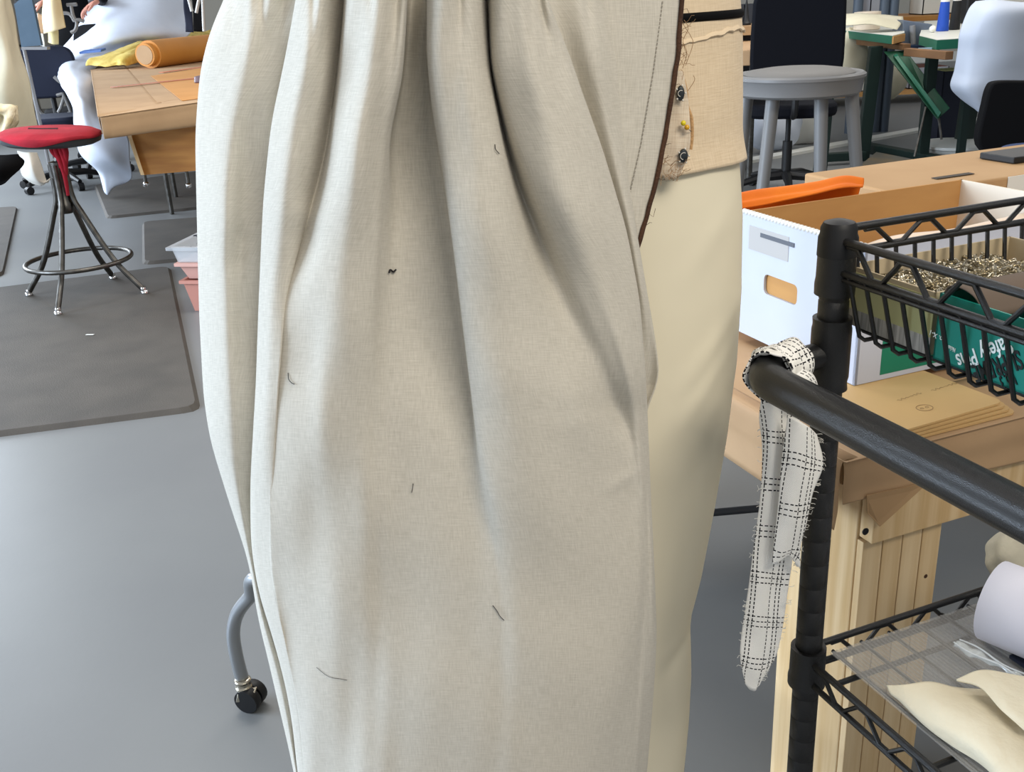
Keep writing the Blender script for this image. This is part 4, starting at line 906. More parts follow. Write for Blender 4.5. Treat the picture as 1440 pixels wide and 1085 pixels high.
# second white garment far left behind the stool + cream garment on a form
yl = 4.9
sh('cream_garment', [[(-60, -12, yl), (-30, -12, yl-.2), (0, -12, yl-.2), (14, -12, yl)],
                     [(-60, 30, yl), (-25, 32, yl-.22), (2, 30, yl-.22), (22, 36, yl)],
                     [(-60, 90, yl), (-20, 92, yl-.22), (12, 90, yl-.24), (35, 84, yl)],
                     [(-60, 150, yl), (-20, 150, yl-.22), (18, 150, yl-.22), (48, 148, yl)],
                     [(-60, 200, yl), (-20, 200, yl-.2), (20, 200, yl-.2), (54, 196, yl)]], 50, 60, M_cream, 'cream satin garment hanging on a form at the left edge', 'garment', .012, 14)
p = at(0, 100, yl+.15); fm = thing('dress_form', 'far dress form under the cream garment at the left edge', 'dress form', (p.x-.35, p.y, 0))
MB().lathe([(.10, .62), (.17, .68), (.19, .80), (.17, .95), (.12, 1.08), (.15, 1.25), (.16, 1.4), (.06, 1.5), (.05, 1.56)], (p.x-.35, p.y, 0), 28, (0, 0, 1), 1, .7).build('body', M_form, fm)
MB().lathe([(.10, 0), (.10, .012), (.03, .02), (.014, .06), (.014, .66)], (p.x-.35, p.y, 0), 24).build('stand', M_black, fm)
sh('lace_cloth', [[(-30, 140, 4.4), (-5, 146, 4.35), (12, 148, 4.35), (22, 152, 4.4)], [(-30, 160, 4.35), (-5, 160, 4.3), (14, 160, 4.3), (27, 168, 4.4)], [(-30, 182, 4.4), (-5, 186, 4.32), (8, 190, 4.32), (18, 188, 4.4)]],
   26, 26, mat('ivory_lace', (206, 190, 150), .9, c2=(226, 216, 190), scale=30, bump=.6, bscale=60), 'crumpled ivory lace cloth at the left edge behind the red stool', 'cloth', .03, 28)
sh('white_cloth', [[(24, 212, 4.9), (40, 214, 4.85), (52, 214, 4.9)], [(28, 232, 4.9), (44, 232, 4.82), (57, 230, 4.9)], [(32, 246, 4.9), (50, 252, 4.84), (66, 256, 4.9)], [(48, 257, 4.9), (60, 260, 4.88), (71, 250, 4.9)]],
   26, 30, mat('offwhite_cloth', (226, 222, 212), .85), 'small off-white cloth tip trailing to the floor behind the stool', 'cloth', .004, 20)
sh('dark_cloth', [[(-30, 214, 4.6), (0, 216, 4.6), (26, 216, 4.6)], [(-30, 236, 4.5), (0, 236, 4.5), (32, 232, 4.6)], [(-30, 262, 4.5), (-4, 262, 4.5), (6, 258, 4.5)]], 20, 20, M_blackcloth, 'black cloth trailing at the left edge below the red seat', 'cloth', .006, 16)
# blue grey partition board and navy office chair
yp = 6.6
pn = thing('partition_screen', 'blue-grey fabric partition screen behind the navy chair', 'screen', at(38, 120, yp))
MB().prism([at(20, 6, yp), at(42, -14, yp), at(58, 64, yp), at(30, 66, yp)], (0, .03, 0)).build('panel', mat('bluegrey_fabric', (86, 106, 124), .85, c2=(74, 94, 112), scale=5), pn, smooth=False)
MB().prism([at(30, 66, yp-.01), at(66, 66, yp-.01), at(66, 70, yp-.01), at(30, 70, yp-.01)], (0, .05, 0)).build('frame_bar', M_grey, pn, smooth=False)
for x in (34,): p = at(x, 70, yp); MB().tube([p, Vector((p.x, p.y, 0))], .012, 8).build('leg', M_grey, pn)
def office_chair(px, ytop, Y, seatz, bw, bh, label, m, rot=0, armless=True, back_dy=.22, name='office_chair', tilt=.08):
    base = at(px, ytop, Y); base = Vector((base.x, Y, 0)); ch = thing(name, label, 'chair', base); Rm = Matrix.Rotation(rot, 3, 'Z')
    def L_(v): return base+Rm@Vector(v)
    mb = MB()
    for k in range(5):
        a = k*2*math.pi/5+.3; mb.tube([L_((0, 0, .10)), L_((.16*math.cos(a), .16*math.sin(a), .09)), L_((.28*math.cos(a), .28*math.sin(a), .06))], [.028, .022, .016], 8)
        d = L_((.28*math.cos(a), .28*math.sin(a), .027)); mb.lathe([(.01, -.02), (.027, -.018), (.027, .018), (.01, .02)], d, 14, (math.sin(a), -math.cos(a), 0))
    mb.build('star_base', M_black, ch)
    MB().tube([L_((0, 0, .08)), L_((0, 0, .28))], .026, 14).tube([L_((0, 0, .27)), L_((0, 0, seatz-.05))], .014, 12).build('gas_lift', M_black, ch)
    mb = MB(); P = []
    for k in range(28): a = 2*math.pi*k/28; P.append(L_((.24*math.copysign(abs(math.cos(a))**.6, math.cos(a)), .22*math.copysign(abs(math.sin(a))**.6, math.sin(a)), seatz-.05)))
    mb.prism(P, (0, 0, .07)); mb.build('seat', m, ch, bevel=.02)
    mb = MB(); P = []
    hb_ = bw/2; zb = seatz+.12
    for k in range(32):
        a = 2*math.pi*k/32; x = hb_*math.copysign(abs(math.cos(a))**.45, math.cos(a))*(1-.06*math.sin(a)); z = zb+bh/2+bh/2*math.copysign(abs(math.sin(a))**.4, math.sin(a)); P.append(L_((x, back_dy+(z-zb)*tilt, z)))
    mb.prism(P, Rm@Vector((0, .05, 0))); mb.build('backrest', m, ch, bevel=.015)
    MB().tube(smoothpath([L_((0, .05, seatz-.04)), L_((0, back_dy+.04, seatz-.03)), L_((0, back_dy+.07, seatz+.06)), L_((0, back_dy+.07, zb+.1))], 14), .018, 8).build('back_bar', M_black, ch)
    return ch
office_chair(52, 90, 7.0, .46, .40, .34, 'navy office chair in front of the blue-grey partition', M_navy, rot=.2, back_dy=.2)
oc = office_chair(98, 60, 7.6, .46, .44, .46, 'black office chair with grey curved armrests behind the white drape', M_blackcloth, rot=-.4)
bw_ = WL[oc.name]
M_gt = mat('grey_arm', (120, 118, 116), .5)
for sg in (-1, 1):
    MB().tube(smoothpath([bw_+Vector((sg*.2, 0, .43)), bw_+Vector((sg*.3, -.02, .45)), bw_+Vector((sg*.32, -.02, .6)), bw_+Vector((sg*.29, .02, .68))], 16), .016, 8).tube([bw_+Vector((sg*.29, -.12, .69)), bw_+Vector((sg*.29, .14, .69))], .024, 8).build('armrest', M_gt, oc)
mb = MB()
for pts in ([(100, 8), (103, 22), (108, 32), (106, 42), (100, 46)], [(88, 18), (98, 20), (105, 30)], [(104, 28), (112, 28), (118, 30)], [(94, 7), (108, 6)]): mb.tube(smoothpath([at(x, y, 7.4) for x, y in pts], 14), .012, 8)
mb.build('bent_tube_support', M_gt, oc)
mb = MB()
for pts in ([(76, 108), (86, 116), (92, 112)], [(80, 134), (90, 133), (86, 150), (82, 158)], [(88, 130), (97, 150), (100, 160)], [(92, 166), (98, 158)]): mb.tube(smoothpath([at(x, y, 7.2) for x, y in pts], 12), .012, 8)
mb.build('base_tube', M_gt, oc)
# person standing in dark clothes
def skinbody(name, joints, edges, m, parent, sub=2, root=0):
    me = bpy.data.meshes.new(name); me.from_pydata([j[0] for j in joints], edges, []); o = bpy.data.objects.new(name, me); COL.objects.link(o)
    md = o.modifiers.new('skin', 'SKIN'); md.use_smooth_shade = True
    for i, j in enumerate(joints): v = me.skin_vertices[0].data[i]; v.radius = (j[1], j[2] if len(j) > 2 else j[1]); v.use_root = (i == root)
    q = o.modifiers.new('subdivision', 'SUBSURF'); q.levels = q.render_levels = sub; me.materials.append(m)
    if parent: o.parent = parent; o.location = -WL[parent.name]
    WL[o.name] = Vector((0, 0, 0)); return o
hp = at(52, 6, 7.2); bx_, by_ = at(98, 6, 8.2).x, 8.2
person = thing('person', 'person in black clothes standing behind, hand holding up a beige cloth at top left', 'person', (bx_, by_, 0))
h2 = at(128, 8, 7.75)
Jn = [((bx_, by_, .95), .15, .11), ((bx_, by_, 1.12), .135, .10), ((bx_, by_, 1.32), .165, .11), ((bx_, by_, 1.44), .12, .08), ((bx_, by_, 1.52), .055),
      ((bx_-.17, by_, 1.40), .06), ((bx_-.26, by_-.3, 1.18), .048), ((hp.x+.10, hp.y+.06, hp.z+.03), .036),
      ((bx_+.17, by_, 1.40), .06), ((bx_+.27, by_-.1, 1.2), .048), ((h2.x+.08, h2.y+.06, h2.z+.05), .036),
      ((bx_-.09, by_, .86), .095), ((bx_-.10, by_, .48), .066), ((bx_-.10, by_+.02, .10), .045), ((bx_-.10, by_-.13, .05), .04),
      ((bx_+.09, by_, .86), .095), ((bx_+.10, by_, .48), .066), ((bx_+.10, by_+.02, .10), .045), ((bx_+.10, by_-.13, .05), .04)]
Ed = [(0, 1), (1, 2), (2, 3), (3, 4), (3, 5), (5, 6), (6, 7), (3, 8), (8, 9), (9, 10), (0, 11), (11, 12), (12, 13), (13, 14), (0, 15), (15, 16), (16, 17), (17, 18)]
skinbody('body', Jn, Ed, M_blackcloth, person)
hd = MB().lathe([(.02, -.12), (.055, -.115), (.07, -.08), (.078, -.03), (.082, .03), (.075, .08), (.045, .115), (.01, .125)], (bx_, by_-.01, 1.66), 28, (0, 0, 1), 1, 1.18)
hd.tube([(bx_, by_, 1.48), (bx_, by_, 1.58)], .05, 16)
hd.tube([(bx_, by_-.10, 1.68), (bx_, by_-.125, 1.645), (bx_, by_-.10, 1.635)], [.008, .014, .012], 8)
for sg in (-1, 1): hd.ball((bx_+sg*.083, by_, 1.655), .022, 10)
hd = hd.build('head', M_skin, person)
for sg in (-1, 1): MB().ball((bx_+sg*.03, by_-.092, 1.672), .011, 10).build('eye', M_whitep, hd)
MB().tube([(bx_-.025, by_-.098, 1.605), (bx_, by_-.102, 1.602), (bx_+.025, by_-.098, 1.605)], .006, 8).build('mouth', mat('lip', (160, 80, 76), .5), hd)
MB().lathe([(.088, -.01), (.096, .03), (.088, .09), (.055, .13), (.01, .142)], (bx_, by_+.015, 1.665), 28, (0, 0, 1), 1, 1.15).build('hair', mat('brown_hair', (60, 42, 32), .7, bump=.5, bscale=60), person)
def hand(c, parent, sgn=1):
    """c: wrist; fingers point left/down in the picture"""
    js = [(tuple(c), .030, .022), (tuple(c+Vector((-.05*sgn, -.01, -.015))), .040, .018), (tuple(c+Vector((-.085*sgn, -.015, -.035))), .040, .016)]; ed = [(0, 1), (1, 2)]
    h = skinbody('hand', js, ed, M_skin, parent, 1)
    for k, (ln, oy) in enumerate(((.07, -.036), (.08, -.014), (.074, .010), (.058, .032))):
        b = c+Vector((-.085*sgn, -.015, -.035))+Vector((0, oy*.8, oy*.4)); MB().tube(smoothpath([b, b+Vector((-ln*.45*sgn, 0, -.02)), b+Vector((-ln*.7*sgn, 0, -.05)), b+Vector((-ln*.6*sgn, 0, -.075))], 10), [.0095, .009, .009, .009, .0085, .008, .008, .0075, .007, .005], 8).build('finger', M_skin, h)
    b = c+Vector((-.035*sgn, -.03, -.01)); MB().tube(smoothpath([b, b+Vector((-.02*sgn, -.02, -.03)), b+Vector((-.045*sgn, -.02, -.055))], 8), [.013, .012, .0115, .011, .010, .009, .008, .006], 8).build('thumb', M_skin, h)
hand(hp+Vector((.07, .03, .02)), person)
hand(h2+Vector((.06, .03, .03)), person, 1)
sh('beige_cloth', [[(62, -8, 7.1), (72, -10, 7.05), (84, -8, 7.1)], [(60, 18, 7.1), (74, 18, 7.04), (88, 16, 7.1)], [(61, 48, 7.1), (76, 44, 7.05), (93, 38, 7.1)]], 16, 20, mat('beige_swatch', (222, 204, 164), .9), 'beige cloth panel held up by the person at top left', 'cloth', .004, 20)
sh('beige_cloth', [[(68, 44, 7.2), (74, 44, 7.18), (82, 42, 7.2)], [(68, 60, 7.2), (75, 62, 7.18), (83, 62, 7.2)]], 10, 10, mat('beige_swatch2', (208, 196, 146), .9), 'small yellowish cloth hanging just below the beige panel', 'cloth', .003, 20)
sh('white_label_strip', [[(44, 12, 7.2), (52, 18, 7.2), (60, 20, 7.2)], [(48, 38, 7.2), (55, 40, 7.2), (60, 40, 7.2)], [(52, 62, 7.2), (58, 64, 7.2), (64, 66, 7.2)]], 10, 16, M_whitep, 'white cloth strip hanging beside the beige panel', 'cloth', .003, 20)
sh('tan_cloth', [[(53, 18, 7.15), (60, 22, 7.15)], [(52, 47, 7.15), (61, 47, 7.15)]], 8, 10, mat('tan_swatch', (178, 144, 110), .9), 'narrow tan cloth strip beside the beige panel', 'cloth', .003, 20)
# items right of white heap near the skirt, top
for x0, x1, y1, m_, lab in ((258, 268, 45, M_navy, 'navy cloth hanging at the top beside the white heap'), (270, 282, 44, M_blackcloth, 'black cloth hanging at the top, left of the skirt')):
    sh('hanging_cloth', [[(x0, -12, 6.9), (x1, -12, 6.9)], [(x0+3, y1, 6.9), (x1+5, y1, 6.9)]], 6, 14, m_, lab, 'cloth', .006, 20)
for x0, y0, x1, y1 in ((264, -6, 270, 16), (281, -6, 276, 18), (285, 0, 287, 44)):
    a, b = at(x0, y0, 6.8), at(x1, y1, 6.8); tag(MB().tube([a, b], .011, 8).build('metal_bar', mat('pale_metal', (180, 180, 178), .4, .4)), {264: 'slanting pale bar beside the navy hanging cloth', 281: 'short pale bar crossing the black hanging cloth', 285: 'upright pale bar touching the skirt edge at the top'}[x0], 'bar', 'thin pale bars between heap and skirt')
# white tail at the skirt's upper left
# pink tub
pb0 = onz(271, 437); tu = thing('storage_tub', 'stacked pink and clear plastic tub full of wire bits, on the floor by the skirt', 'tub', pb0+Vector((.15, .1, 0)))
ta = R(-12); ux = Vector((math.cos(ta), math.sin(ta), 0)); uy = Vector((-math.sin(ta), math.cos(ta), 0))
def tubbox(c, w0, d0, w1, d1, z0_, z1, m, nm, th=.004, lip=.0):
    mb = MB(); 
    def ring(w_, d_, z): return [c+ux*a*w_/2+uy*b*d_/2+KZ*z for a, b in ((-1, -1), (1, -1), (1, 1), (-1, 1))]
    o0, o1, i1, i0 = ring(w0, d0, z0_), ring(w1, d1, z1), ring(w1-2*th, d1-2*th, z1), ring(w0-2*th, d0-2*th, z0_+th)
    l0, l1 = ring(w1+lip, d1+lip, z1-.012), ring(w1+lip, d1+lip, z1)
    vs = o0+o1+i1+i0; fs = [(3, 2, 1, 0)]+[(i, (i+1) % 4, 4+(i+1) % 4, 4+i) for i in range(4)]+[(4+i, 4+(i+1) % 4, 8+(i+1) % 4, 8+i) for i in range(4)]+[(8+i, 8+(i+1) % 4, 12+(i+1) % 4, 12+i) for i in range(4)]+[(12, 13, 14, 15)]
    mb.add(vs, fs)
    if lip: mb.add(l0+l1+ring(w1, d1, z1), [(i, (i+1) % 4, 4+(i+1) % 4, 4+i) for i in range(4)]+[(4+i, 4+(i+1) % 4, 8+(i+1) % 4, 8+i) for i in range(4)])
    return mb.build(nm, m, tu, smooth=False)
cc = pb0+ux*.16+uy*.12; cc.z = 0
M_pinkp = mat('pink_plastic', (196, 138, 124), .4)
tubbox(cc, .30, .24, .34, .28, .001, .13, M_pinkp, 'lower_tub', lip=.02)
tubbox(cc, .30, .24, .35, .29, .132, .20, mat('pink_plastic_light', (214, 168, 156), .35), 'upper_tub', lip=.02)
tubbox(cc, .345, .285, .372, .305, .202, .265, mat('clear_tub', (210, 214, 218), .15, alpha=.45), 'clear_lid', lip=.03)
mb = MB(); random.seed(9)
for i in range(60):
    p = cc+ux*random.uniform(-.13, .13)+uy*random.uniform(-.1, .1)+KZ*random.uniform(.21, .28); mb.tube(smoothpath([p, p+Vector((random.uniform(-.05, .05), random.uniform(-.05, .05), random.uniform(0, .02))), p+Vector((random.uniform(-.05, .05), random.uniform(-.05, .05), 0))], 8), .0018, 5)
tag(mb.build('wire_bits', mat('wire_dark', (70, 72, 80), .4, .7), tu), kind='stuff')

# ================================================================== RIGHT BACKGROUND
# grey stool
gy = 3.25; gc = at(1123, 108, gy); gz = gc.z
gs = thing('grey_stool', 'round grey plastic stool with padded grey seat behind the white box', 'stool', (gc.x, gy, 0))
G0 = Vector((gc.x, gy, gz)); rr = .5*171*gy*1.02/1400
M_stoolg = mat('stool_grey', (116, 116, 116), .4)
MB().lathe([(rr*.55, -.055), (rr*.90, -.052), (rr*.95, -.044), (rr*.97, -.006), (rr, .0), (rr, .008), (rr*.96, .014), (rr*.87, .012), (rr*.83, .004), (.02, .002)], G0, 48).build('seat_ring', M_stoolg, gs)
MB().lathe([(rr*.83, .004), (rr*.84, .012), (rr*.78, .020), (rr*.5, .028), (.02, .031)], G0, 48).build('cushion', mat('grey_vinyl', (106, 104, 101), .6), gs)
for (xt, xb, yb) in ((1087, 1074, 250), (1155, 1153, 262), (1198, 1206, 262), (1050, 1040, 235)):
    back = xt in (1050,); yy = gy-.06 if not back else gy+.10
    if xt == 1198: yy = gy-.02
    p = at(xt, 140, yy); q = at(xb, yb, yy-.02); d = (q-p)/(p.z-q.z); q2 = p+d*p.z
    mb = MB().tube([p+KZ*.02, p, q2], [.021, .022, .015], 14); mb.build('leg', M_stoolg, gs)
# navy/black office chair behind
ch = office_chair(1110, 150, 5.5, .47, .46, .52, 'large dark navy office chair behind the grey stool', mat('darknavy', (9, 11, 19), .8, spec=.15), rot=R(170), back_dy=.20, tilt=-.02)
# brown paper desk corner
dz = .77
p0_, p1_, p2_ = onz(1117, 62, dz), onz(1030, 55, dz), onz(1100, 52, dz)
dk = thing('side_table', 'kraft papered table corner poking out between the form and the grey stool', 'table', onz(1060, 70, 0))
def flat_top(pts, z0_, th, m, parent, nm, bev=.004): return MB().prism([onz(x, y, z0_)-KZ*th for x, y in pts], KZ*th).build(nm, m, parent, smooth=False, bevel=bev)
flat_top([(1020, 72), (1070, 70), (1108, 66), (1117, 58), (1100, 52), (1020, 52)], dz, .075, M_kraft, dk, 'table_top')
for x, y in ((1026, 66), (1060, 60)): p = onz(x, y, dz); MB().tube([Vector((p.x, p.y, 0)), p-KZ*.07], .02, 10).build('leg', M_steel, dk)
dk2 = thing('side_table', 'kraft topped shelf table farther back behind the muslin wrap', 'table', onz(1050, 45, 0)); q = at(1050, 35, 6.2)
MB().box((q.x-.1, 6.4, q.z-.03), (.42, .5, .05)).build('table_top', M_kraft2, dk2, smooth=False); MB().box((q.x-.1, 6.4, (q.z-.055)/2), (.3, .3, q.z-.056)).build('cabinet', M_black, dk2, smooth=False)
for x, y in ((1040, 18), (1052, 14)):
    p = at(x, y+14, 6.25); tag(MB().lathe([(.03, 0), (.032, .01), (.02, .03), (.01, .10), (.004, .14)], (p.x, 6.3, q.z-.004), 14).build('glue_bottle', M_black), '%s small dark nozzle bottle on the far kraft table' % ('left' if x == 1040 else 'right'), 'bottle', 'dark bottles on the far kraft table')
# industrial machine tables
mt = thing('machine_table', 'green-edged laminate machine table with dark green steel frame, right of the grey stool', 'table', onz(1212, 225))
tz = .76
def slab(pts, z, th, edge_m, top_m, parent):
    P = [onz(x, y, z) for x, y in pts]
    o = MB().prism([p-KZ*th for p in P], KZ*(th-.002)).build('table_top', edge_m, parent, smooth=False)
    MB().prism([p-KZ*.002 for p in P], KZ*.003).build('top_laminate', top_m, o, smooth=False); return o
M_lam = mat('white_laminate', (214, 214, 204), .4)
slab([(1172, 41), (1256, 50), (1272, 46), (1270, 24), (1180, 24)], tz, .048, M_greenlip, M_lam, mt)
e_ = onz(1264, 49, tz); MB().prism([onz(1255, 50.3, tz)-KZ*.046, onz(1271.5, 46.3, tz)-KZ*.046, onz(1271.5, 46.3, tz)-KZ*.004, onz(1255, 50.3, tz)-KZ*.004], Vector((.006, -.006, 0))).build('bare_end', M_card, mt, smooth=False)
def beam(p, q, w_, m, parent, nm, h=None): 
    p, q = Vector(p), Vector(q); d = (q-p).normalized(); s_ = (d.cross(KZ) if abs(d.z) < .9 else Vector((1, 0, 0))).normalized()*w_; u_ = d.cross(s_).normalized()*(h or w_)
    return MB().pbox(p-s_/2-u_/2, q-p, s_, u_).build(nm, m, parent, smooth=False, bevel=.003)
f1 = onz(1212, 226); top1 = Vector((f1.x+.03, f1.y, tz-.07)); f2 = onz(1352, 268+0)
beam(f1, top1, .075, M_dgreen, mt, 'leg', .05)
f3 = at(1162, 96, 5.9); beam(Vector((f3.x, 5.9, 0)), Vector((f3.x+.02, 5.9, tz-.07)), .07, M_dgreen, mt, 'leg', .05)
beam(onz(1217, 207, .06), onz(1330, 228, .06), .07, M_dgreen, mt, 'base_rail', .06)
beam(onz(1150, 222, .05), onz(1216, 218, .05), .06, M_dgreen, mt, 'base_rail', .05)
M_dply = mat('worn_wood', (128, 92, 58), .7, c2=(108, 76, 48), scale=5)
beam(onz(1204, 58, tz-.07), onz(1275, 66, tz-.07), .05, M_dply, mt, 'under_rail', .035)
beam(onz(1276, 73, tz-.06), onz(1335, 78, tz-.06), .045, M_dply, mt, 'under_rail', .04)
l2 = onz(1352, 205-15); bt = at(1366, 150, 6.3); beam(Vector((bt.x-.03, 6.3, 0)), Vector((bt.x, 6.3, tz-.07)), .10, M_dgreen, mt, 'leg', .05)
# slanting green pitman guard
tr = [at(x, y, yy) for x, y, yy in ((1246, 76, 6.2), (1276, 74, 6.2), (1336, 152, 5.9), (1318, 168, 5.9))]
MB().prism(tr, Vector((.01, .07, .01))).build('treadle_guard', M_green, mt, smooth=False, bevel=.003)
MB().prism([p+Vector((0, -.012, 0)) for p in (at(1257, 80, 6.18), at(1262, 78, 6.18), at(1322, 158, 5.9), at(1318, 164, 5.9))], Vector((.0, .02, .01))).build('guard_lip', M_greenlip, mt, smooth=False)
for a, b in (((1302, 150), (1286, 220)), ((1320, 166), (1324, 196))): MB().tube([at(*a, 5.95), at(*b, 5.9)], .007, 8).build('pitman_rod', M_steel, mt)
# treadle plate
P = [onz(x, y, .05) for x, y in ((1196, 248), (1246, 262), (1292, 230), (1232, 218))]
MB().prism(P, KZ*.02).build('treadle_plate', mat('worn_plate', (110, 112, 110), .35, .5, c2=(150, 130, 100), scale=6), mt, smooth=False)
# cloth on machine table
sh('folded_cloth', [[(1180, 36, 6.5), (1220, 34, 6.5), (1262, 42, 6.5)], [(1180, 26, 6.6), (1220, 25, 6.55), (1268, 32, 6.6)], [(1182, 20, 6.8), (1225, 19, 6.8), (1270, 24, 6.8)]], 30, 16, M_cream, 'flat pile of cream cloth on the green-edged table', 'cloth', .006, 16)
def cyl(name, x, yb, Y, r_, h, m, lab, cat, top=None, taper=1., tm=None, grp=None, z=None):
    p = at(x, yb, Y); b_ = Vector((p.x, Y, p.z if z is None else z)); t_ = thing(name, lab, cat, b_, grp)
    MB().lathe([(r_*.9, 0), (r_, .004), (r_*taper, h), (r_*taper*.8, h+.002)], b_, 24).build('body', m, t_)
    if top: MB().lathe([(top, h), (top, h+.03), (top*.6, h+.034)], b_, 16).build('cap', tm or M_whitep, t_)
    return t_
m2t = thing('machine_table', 'farther green-edged table carrying blue and black thread cones', 'table', onz(1340, 160))
T2 = [(1293, 50), (1318, 56), (1420, 50), (1420, 24), (1300, 30)]
tz2 = tz-.0
slab(T2, tz2, .05, M_greenlip, M_lam, m2t)
for x, y in ((1312, 50), (1410, 30)): p = onz(x, y, tz2); beam(Vector((p.x+.05, p.y+.1, 0)), Vector((p.x+.05, p.y+.1, tz2-.05)), .06, M_dgreen, m2t, 'leg', .05)
mb = MB().pbox(onz(1293, 62, tz2-.02)-KZ*.04, Vector((.07, 0, 0)), Vector((0, .01, 0)), KZ*.02); mb.build('paper_label', mat('pale_blue_label', (176, 208, 224), .5), m2t, smooth=False)
yq = onz(1325, 44, tz2).y
cyl('thread_cone', 1325, 44, yq, .036, .165, mat('blue_thread', (22, 70, 168), .6, bump=.3, bscale=200), 'tall bright blue thread cone on the farther green-edged table', 'thread cone', .026, .72, z=tz2+.001)
cyl('thread_cone', 1342, 40, yq+.08, .032, .165, mat('black_threadc', (22, 22, 24), .6, bump=.3, bscale=200), 'tall black thread cone right of the blue one', 'thread cone', .024, .78, z=tz2+.001)
p = onz(1350, 36, tz2); tag(MB().box((p.x+.16, p.y+.2, tz2+.10), (.12, .10, .196)).build('machine_column', M_black, smooth=False, bevel=.01), 'black machine column beside the thread cones', 'machine')
c = onz(1310, 45, tz2); 
for (x, y, r_, cc_, lab) in ((1311, 46, .02, (224, 222, 214), 'small white cloth ball beside the blue thread cone'), (1350, 30, .018, (70, 170, 96), 'small bright green roll right of the black thread cone')):
    p = onz(x, y, tz2); tag(MB().ball((p.x, p.y, tz2+r_+.001), r_, 14).build('fabric_ball', mat('ball_%d' % x, cc_, .8)), lab, 'ball')
# grey machine body between the two tables
p = onz(1283, 66, .70)
mg = thing('sewing_machine', 'grey sewing machine with base sunk between the two green tables', 'machine', (p.x, p.y, .66))
ym = 6.55
MB().prism([at(x, y, ym) for x, y in ((1270, 28), (1312, 34), (1304, 58), (1312, 72), (1262, 66), (1270, 50))], (0, .18, 0)).build('machine_bed', mat('machine_grey', (92, 102, 116), .4), mg, smooth=False, bevel=.006)
MB().prism([at(x, y, ym-.1) for x, y in ((1258, 62), (1300, 64), (1306, 72), (1296, 74), (1262, 70))], (0, .12, 0)).build('oil_pan', mat('pan_navy', (40, 54, 80), .4), mg, smooth=False, bevel=.004)
MB().tube([at(1283, 36, ym-.03), at(1284, 62, ym-.03)], .018, 10).build('shaft', M_grey, mg)
# white draped machine at right edge
yd = 5.2
sh('white_dust_cover', [[(1372, 2, yd+.3), (1398, 0, yd), (1440, 4, yd), (1500, 2, yd+.2)],
                        [(1362, 14, yd+.1), (1390, 12, yd-.12), (1440, 14, yd-.12), (1500, 14, yd+.1)],
                        [(1350, 45, yd), (1378, 46, yd-.14), (1430, 48, yd-.14), (1500, 46, yd+.1)],
                        [(1347, 70, yd), (1372, 74, yd-.12), (1425, 78, yd-.14), (1500, 76, yd+.1)],
                        [(1342, 100, yd), (1368, 104, yd-.13), (1420, 100, yd-.12), (1500, 104, yd+.1)],
                        [(1337, 122, yd), (1362, 124, yd-.14), (1410, 122, yd-.12), (1500, 124, yd+.1)],
                        [(1350, 138, yd), (1370, 142, yd-.12), (1400, 140, yd-.1), (1500, 140, yd+.1)],
                        [(1378, 158, yd), (1386, 165, yd-.08), (1410, 160, yd-.06), (1500, 156, yd+.1)]], 60, 60, mat('cover_white', (180, 188, 202), .85, bump=.1, bscale=12), 'bluish white cloth draped over a machine at the right edge', 'cover', .002, 9)
p = at(1440, 90, yd+.25); mt3 = thing('machine_table', 'table under the white draped machine at the right edge', 'table', (p.x, p.y, 0))
MB().box((p.x+.1, p.y+.2, .72), (.5, .5, .04)).build('table_top', M_lam, mt3, smooth=False)
for a in (-.1, .3):
    for b in (0, .4): MB().box((p.x+a, p.y+b, .35), (.04, .04, .70)).build('leg', M_dgreen, mt3, smooth=False)
tag(MB().box((p.x+.12, p.y+.2, .80), (.3, .18, .11)).box((p.x+.22, p.y+.2, .92), (.1, .16, .16)).box((p.x+.1, p.y+.2, 1.0), (.34, .13, .09)).build('sewing_machine', M_whitep, smooth=False, bevel=.01), 'sewing machine under the white cover at the right edge', 'machine')
# black chair back in front
yb_ = 4.4; bk = thing('office_chair', 'black rounded office chair back with blue seat at the right edge', 'chair', (at(1430, 200, yb_).x+.05, yb_, 0))
BW = WL[bk.name]
P = smoothpath([at(x, y, yb_) for x, y in ((1378, 205), (1377, 190), (1386, 150), (1393, 124), (1404, 115), (1440, 114), (1490, 116), (1500, 135), (1500, 200), (1490, 218), (1440, 220), (1400, 218), (1384, 213))], 60)
MB().prism(P, (0, .06, 0)).build('backrest', M_blackcloth, bk, bevel=.012)
sd_ = at(1424, 233, yb_-.25)
pp = []
for k in range(32): a = 2*math.pi*k/32; pp.append(Vector((BW.x+.02+.24*math.copysign(abs(math.cos(a))**.6, math.cos(a)), yb_-.30+.22*math.copysign(abs(math.sin(a))**.6, math.sin(a)), .33)))
MB().prism(pp, (0, 0, .07)).build('seat', mat('blue_seat', (52, 68, 104), .85), bk, bevel=.02)
MB().tube([BW+Vector((0, -.2, .06)), BW+Vector((0, -.2, .33))], .025, 12).build('gas_lift', M_black, bk)
mb = MB()
for k in range(5): a = k*1.257; mb.tube([BW+Vector((0, -.2, .08)), BW+Vector((.28*math.cos(a), -.2+.28*math.sin(a), .03))], [.025, .02], 8)
mb.build('star_base', M_black, bk)
MB().tube([BW+Vector((0, -.15, .34)), BW+Vector((0, .07, .38)), BW+Vector((0, .07, .6))], .02, 8).build('back_bar', M_black, bk)
